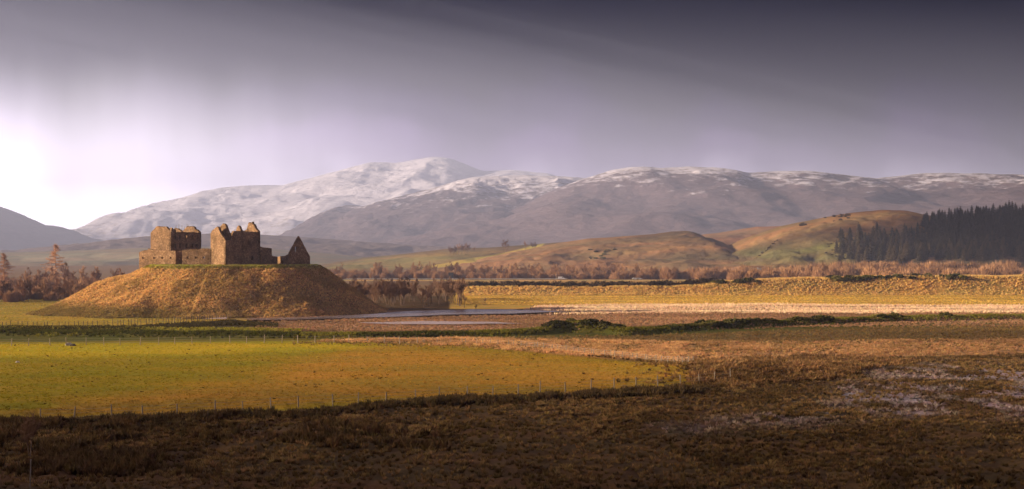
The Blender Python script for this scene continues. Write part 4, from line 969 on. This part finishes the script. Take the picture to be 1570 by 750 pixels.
# a lone gate post pair and pole near the lower left
mb = MB(); mb.tube((0, 0, -0.3), (0.06, 0, 2.1), 0.055, 0.05, 6); pp = gp(46, 752)
root = thing('marker_post', (pp[0], pp[1], float(ground_z(*pp))), 'pale lone post standing in dark grass at lower left', 'post'); link('shaft', mb.me('shaft'), WOOD, root)
mb = MB(); mb.box(0.0, 0.12, -0.06, 0.06, 2.08, 2.14); link('cap', mb.me('cap'), WOOD, root)
x, y = gp(45, 700)
plant('sapling', K_dark, 1, (x, y, float(ground_z(x, y))), 0.36, 'thin dark sapling rising in the lower left grass', 'tree', None)

# ------------------------------------------------------------------ road, guard rail, cars, sign
rv, rf = [], []
for k, px in enumerate(np.linspace(300, 2100, 120)):
    for j, dy in enumerate((-4.5, 4.5)): rv.append((wx(px, 1040), 1040+dy, 0.95))
for k in range(119): rf.append((2*k, 2*k+2, 2*k+3, 2*k+1))
link('road', mesh('road', rv, rf), ASPH, label='asphalt road running across the valley behind the flood bank', kind='structure')
vv_, vf = [], []
prof = [(-14, -0.6), (-5.2, 0.9), (5.2, 0.9), (14, -0.6)]
for k, px in enumerate(np.linspace(300, 2100, 120)):
    for dy, zz in prof: vv_.append((wx(px, 1040), 1040+dy, zz+0.0))
for k in range(119):
    for j in range(3): vf.append((4*k+j, 4*k+4+j, 4*k+5+j, 4*k+j+1))
link('road_verge', mesh('road_verge', vv_, vf, np.tile((0.42, 0.29, 0.12), (len(vv_), 1))), GROUND, label='pale grass verge carrying the road', kind='structure')
gr = thing('guard_rail', (wx(530, 1034.5), 1034.5, 0.9), 'pale steel guard rail along the road right of the mound', 'guard rail')
mb = MB(); x1 = wx(870, 1034.5)-wx(530, 1034.5); mb.box(0, x1, -0.06, 0.06, 0.45, 0.85); link('rail', mb.me('rail'), STEEL, gr)
pm = MB(); pm.box(-0.07, 0.07, 0.065, 0.2, -0.5, 0.8); pm = pm.me('rail_post'); pm.materials.append(STEEL)
for k in range(44):
    o = bpy.data.objects.new('rail_post', pm); COL.objects.link(o); o.parent = gr; o.location = (2+k*(x1-4)/43, 0, 0)
def car(px, label, body, van=False, D=1039.0):
    root = thing('car' if not van else 'van', (wx(px, D), D, 0.955), label, 'van' if van else 'car')
    Lc, Hc = (5.4, 2.3) if van else (4.3, 1.45)
    m = MB(); hl = Lc/2
    if van: prof = [(-hl, 0.35), (hl, 0.35), (hl, 1.05), (hl-0.9, 1.25), (hl-1.5, 2.2), (-hl+0.05, 2.3), (-hl, 1.2)]
    else: prof = [(-hl, 0.3), (hl, 0.3), (hl, 0.75), (hl-1.1, 0.95), (hl-1.75, 1.42), (-hl+0.9, 1.45), (-hl+0.15, 0.98), (-hl, 0.85)]
    m.prism([(a, -0.85, b) for a, b in prof], [(a, 0.85, b) for a, b in prof]); link('body', m.me('body'), body, root)
    zc_, zt = (1.3, 2.0) if van else (0.95, 1.33)
    for (xa, xb) in (((hl-2.2, hl-1.35),) if van else ((-hl+1.0, -0.15), (-0.05, hl-1.75))):
        for sy in (-0.86, 0.83):
            m = MB(); m.box(xa, xb, sy, sy+0.03, zc_, zt); link('side_window', m.me('side_window'), GLASS, root)
    for xw in (-hl+0.8, hl-0.85):
        for sy in (-0.88, 0.70):
            m = MB(); m.tube((xw, sy, 0.32), (xw, sy+0.18, 0.32), 0.32, 0.32, 12); link('wheel', m.me('wheel'), TYRE, root)
car(861, 'white van driving along the road behind the flood bank', WHITE, True)
car(974, 'leading pale car of the two on the road right of the van', WHITE); car(980.5, 'following pale car of the two on the road right of the van', plain('silver_paint', (0.5, 0.5, 0.5), 0.35, 0.5))
sg = thing('road_sign', (wx(691.5, 1031), 1031, 0.4), 'dark backed road sign above the tree clump', 'sign')
mb = MB(); mb.box(-1.9, 1.9, -0.05, 0.05, 1.6, 6.2); link('panel', mb.me('panel'), SIGNBK, sg)
for sx in (-1.3, 1.3): mb = MB(); mb.tube((sx, 0.14, -0.8), (sx, 0.14, 5.9), 0.09, 0.09, 6); link('post', mb.me('post'), STEEL, sg)

# ------------------------------------------------------------------ far houses
HARL = plain('pale_harling', (0.26, 0.24, 0.235), 0.9, 0.1, 0.15)
def hills_z(x, y): return max(float(z_(np.array([x]), np.array([float(y)]))[0]) for z_ in (zfoot, zlow, zpast))
def house(x, y, z, s, rz, label, roofm=SLATE):
    root = thing('house', (x, y, z), label, 'house', None, rz)
    a, b, h = 5.5*s, 3.5*s, 3.4*s
    m = MB(); m.prism([(-a, -b, -1), (a, -b, -1), (a, b, -1), (-a, b, -1)], [(-a, -b, h), (a, -b, h), (a, b, h), (-a, b, h)])
    for sx in (-1, 1): m.tri((sx*a, -b, h), (sx*a, b, h), (sx*a, 0, h+2.6*s))
    link('wall', m.me('wall'), HARL, root)
    m = MB(); e = 0.35; k = 2.6/3.5
    for sg_ in (-1, 1): m.prism([(-a-e, sg_*(b+e), h-e*k+0.04), (a+e, sg_*(b+e), h-e*k+0.04), (a+e, 0, h+2.6*s+0.04), (-a-e, 0, h+2.6*s+0.04)], [(-a-e, sg_*(b+e), h-e*k+0.24), (a+e, sg_*(b+e), h-e*k+0.24), (a+e, 0, h+2.6*s+0.24), (-a-e, 0, h+2.6*s+0.24)])
    r_ = link('roof', m.me('roof'), roofm, root)
    for cx in (-a+0.6, a-0.6): m = MB(); m.box(cx-0.4, cx+0.4, -0.4, 0.4, h+2.2*s, h+3.6*s); link('chimney', m.me('chimney'), HARL, r_)
    for cx in (-0.6*a, 0.05*a, 0.6*a): m = MB(); m.box(cx-0.5, cx+0.5, -b-0.05, -b+0.05, h*0.35, h*0.75); link('window', m.me('window'), GLASS, root)
def on(zf, px, D): x = wx(px, D); return x, D, float(zf(np.array([x]), np.array([float(D)]))[0])
for i, (px, D, s, lb_) in enumerate(((524, 2020, 1.0, 'leftmost white cottage of the far hamlet right of the stable'), (543, 2040, 1.2, 'middle white house of the far hamlet'), (553, 2000, 0.9, 'small white house beside the middle one of the far hamlet'), (562, 2060, 1.1, 'rightmost white house of the far hamlet'))):
    x = wx(px, D); house(x, D, hills_z(x, D), s*0.8, rnd(-0.5, 0.5), lb_)
x = wx(932, 1260); house(x, 1260, 0.5, 1.2, 0.2, 'white house half hidden by the trees below the brown hill')
x = wx(1172, 1240); house(x, 1240, 0.5, 1.2, -0.3, 'white house half hidden by scrub below the golden hill')
x = wx(1524, 1118); house(x, 1118, 3.5, 0.9, 0.4, 'white cottage at the foot of the conifer wood')

# ------------------------------------------------------------------ sheep-pale stones in the field
def boulder(px, py, s, label, mat):
    r = random.Random(int(px)); m = MB(); n = 9
    bot = [(math.cos(k*6.283/n)*s*r.uniform(.8, 1.1), math.sin(k*6.283/n)*s*0.6*r.uniform(.8, 1.1), -0.1) for k in range(n)]
    mid = [(a*1.05, b*1.05, s*0.35*r.uniform(.8, 1.2)) for a, b, _ in bot]; top = [(a*0.55, b*0.55, s*0.75*r.uniform(.8, 1.15)) for a, b, _ in bot]
    m.prism(bot, mid); m.prism(mid, top)
    x, y = gp(px, py); o = link('boulder', m.me('boulder'), mat, None, label, 'boulder'); o.location = (x, y, float(ground_z(x, y)))
boulder(105, 530, 0.75, 'pale boulder at the far edge of the green field', ROCK)
boulder(27, 556, 0.35, 'small pale stone lying in the left of the green field', ROCK)
boulder(112, 531, 0.6, 'dark stone beside the pale boulder', plain('dark_rock', (0.06, 0.05, 0.04), 0.9, 0.1))
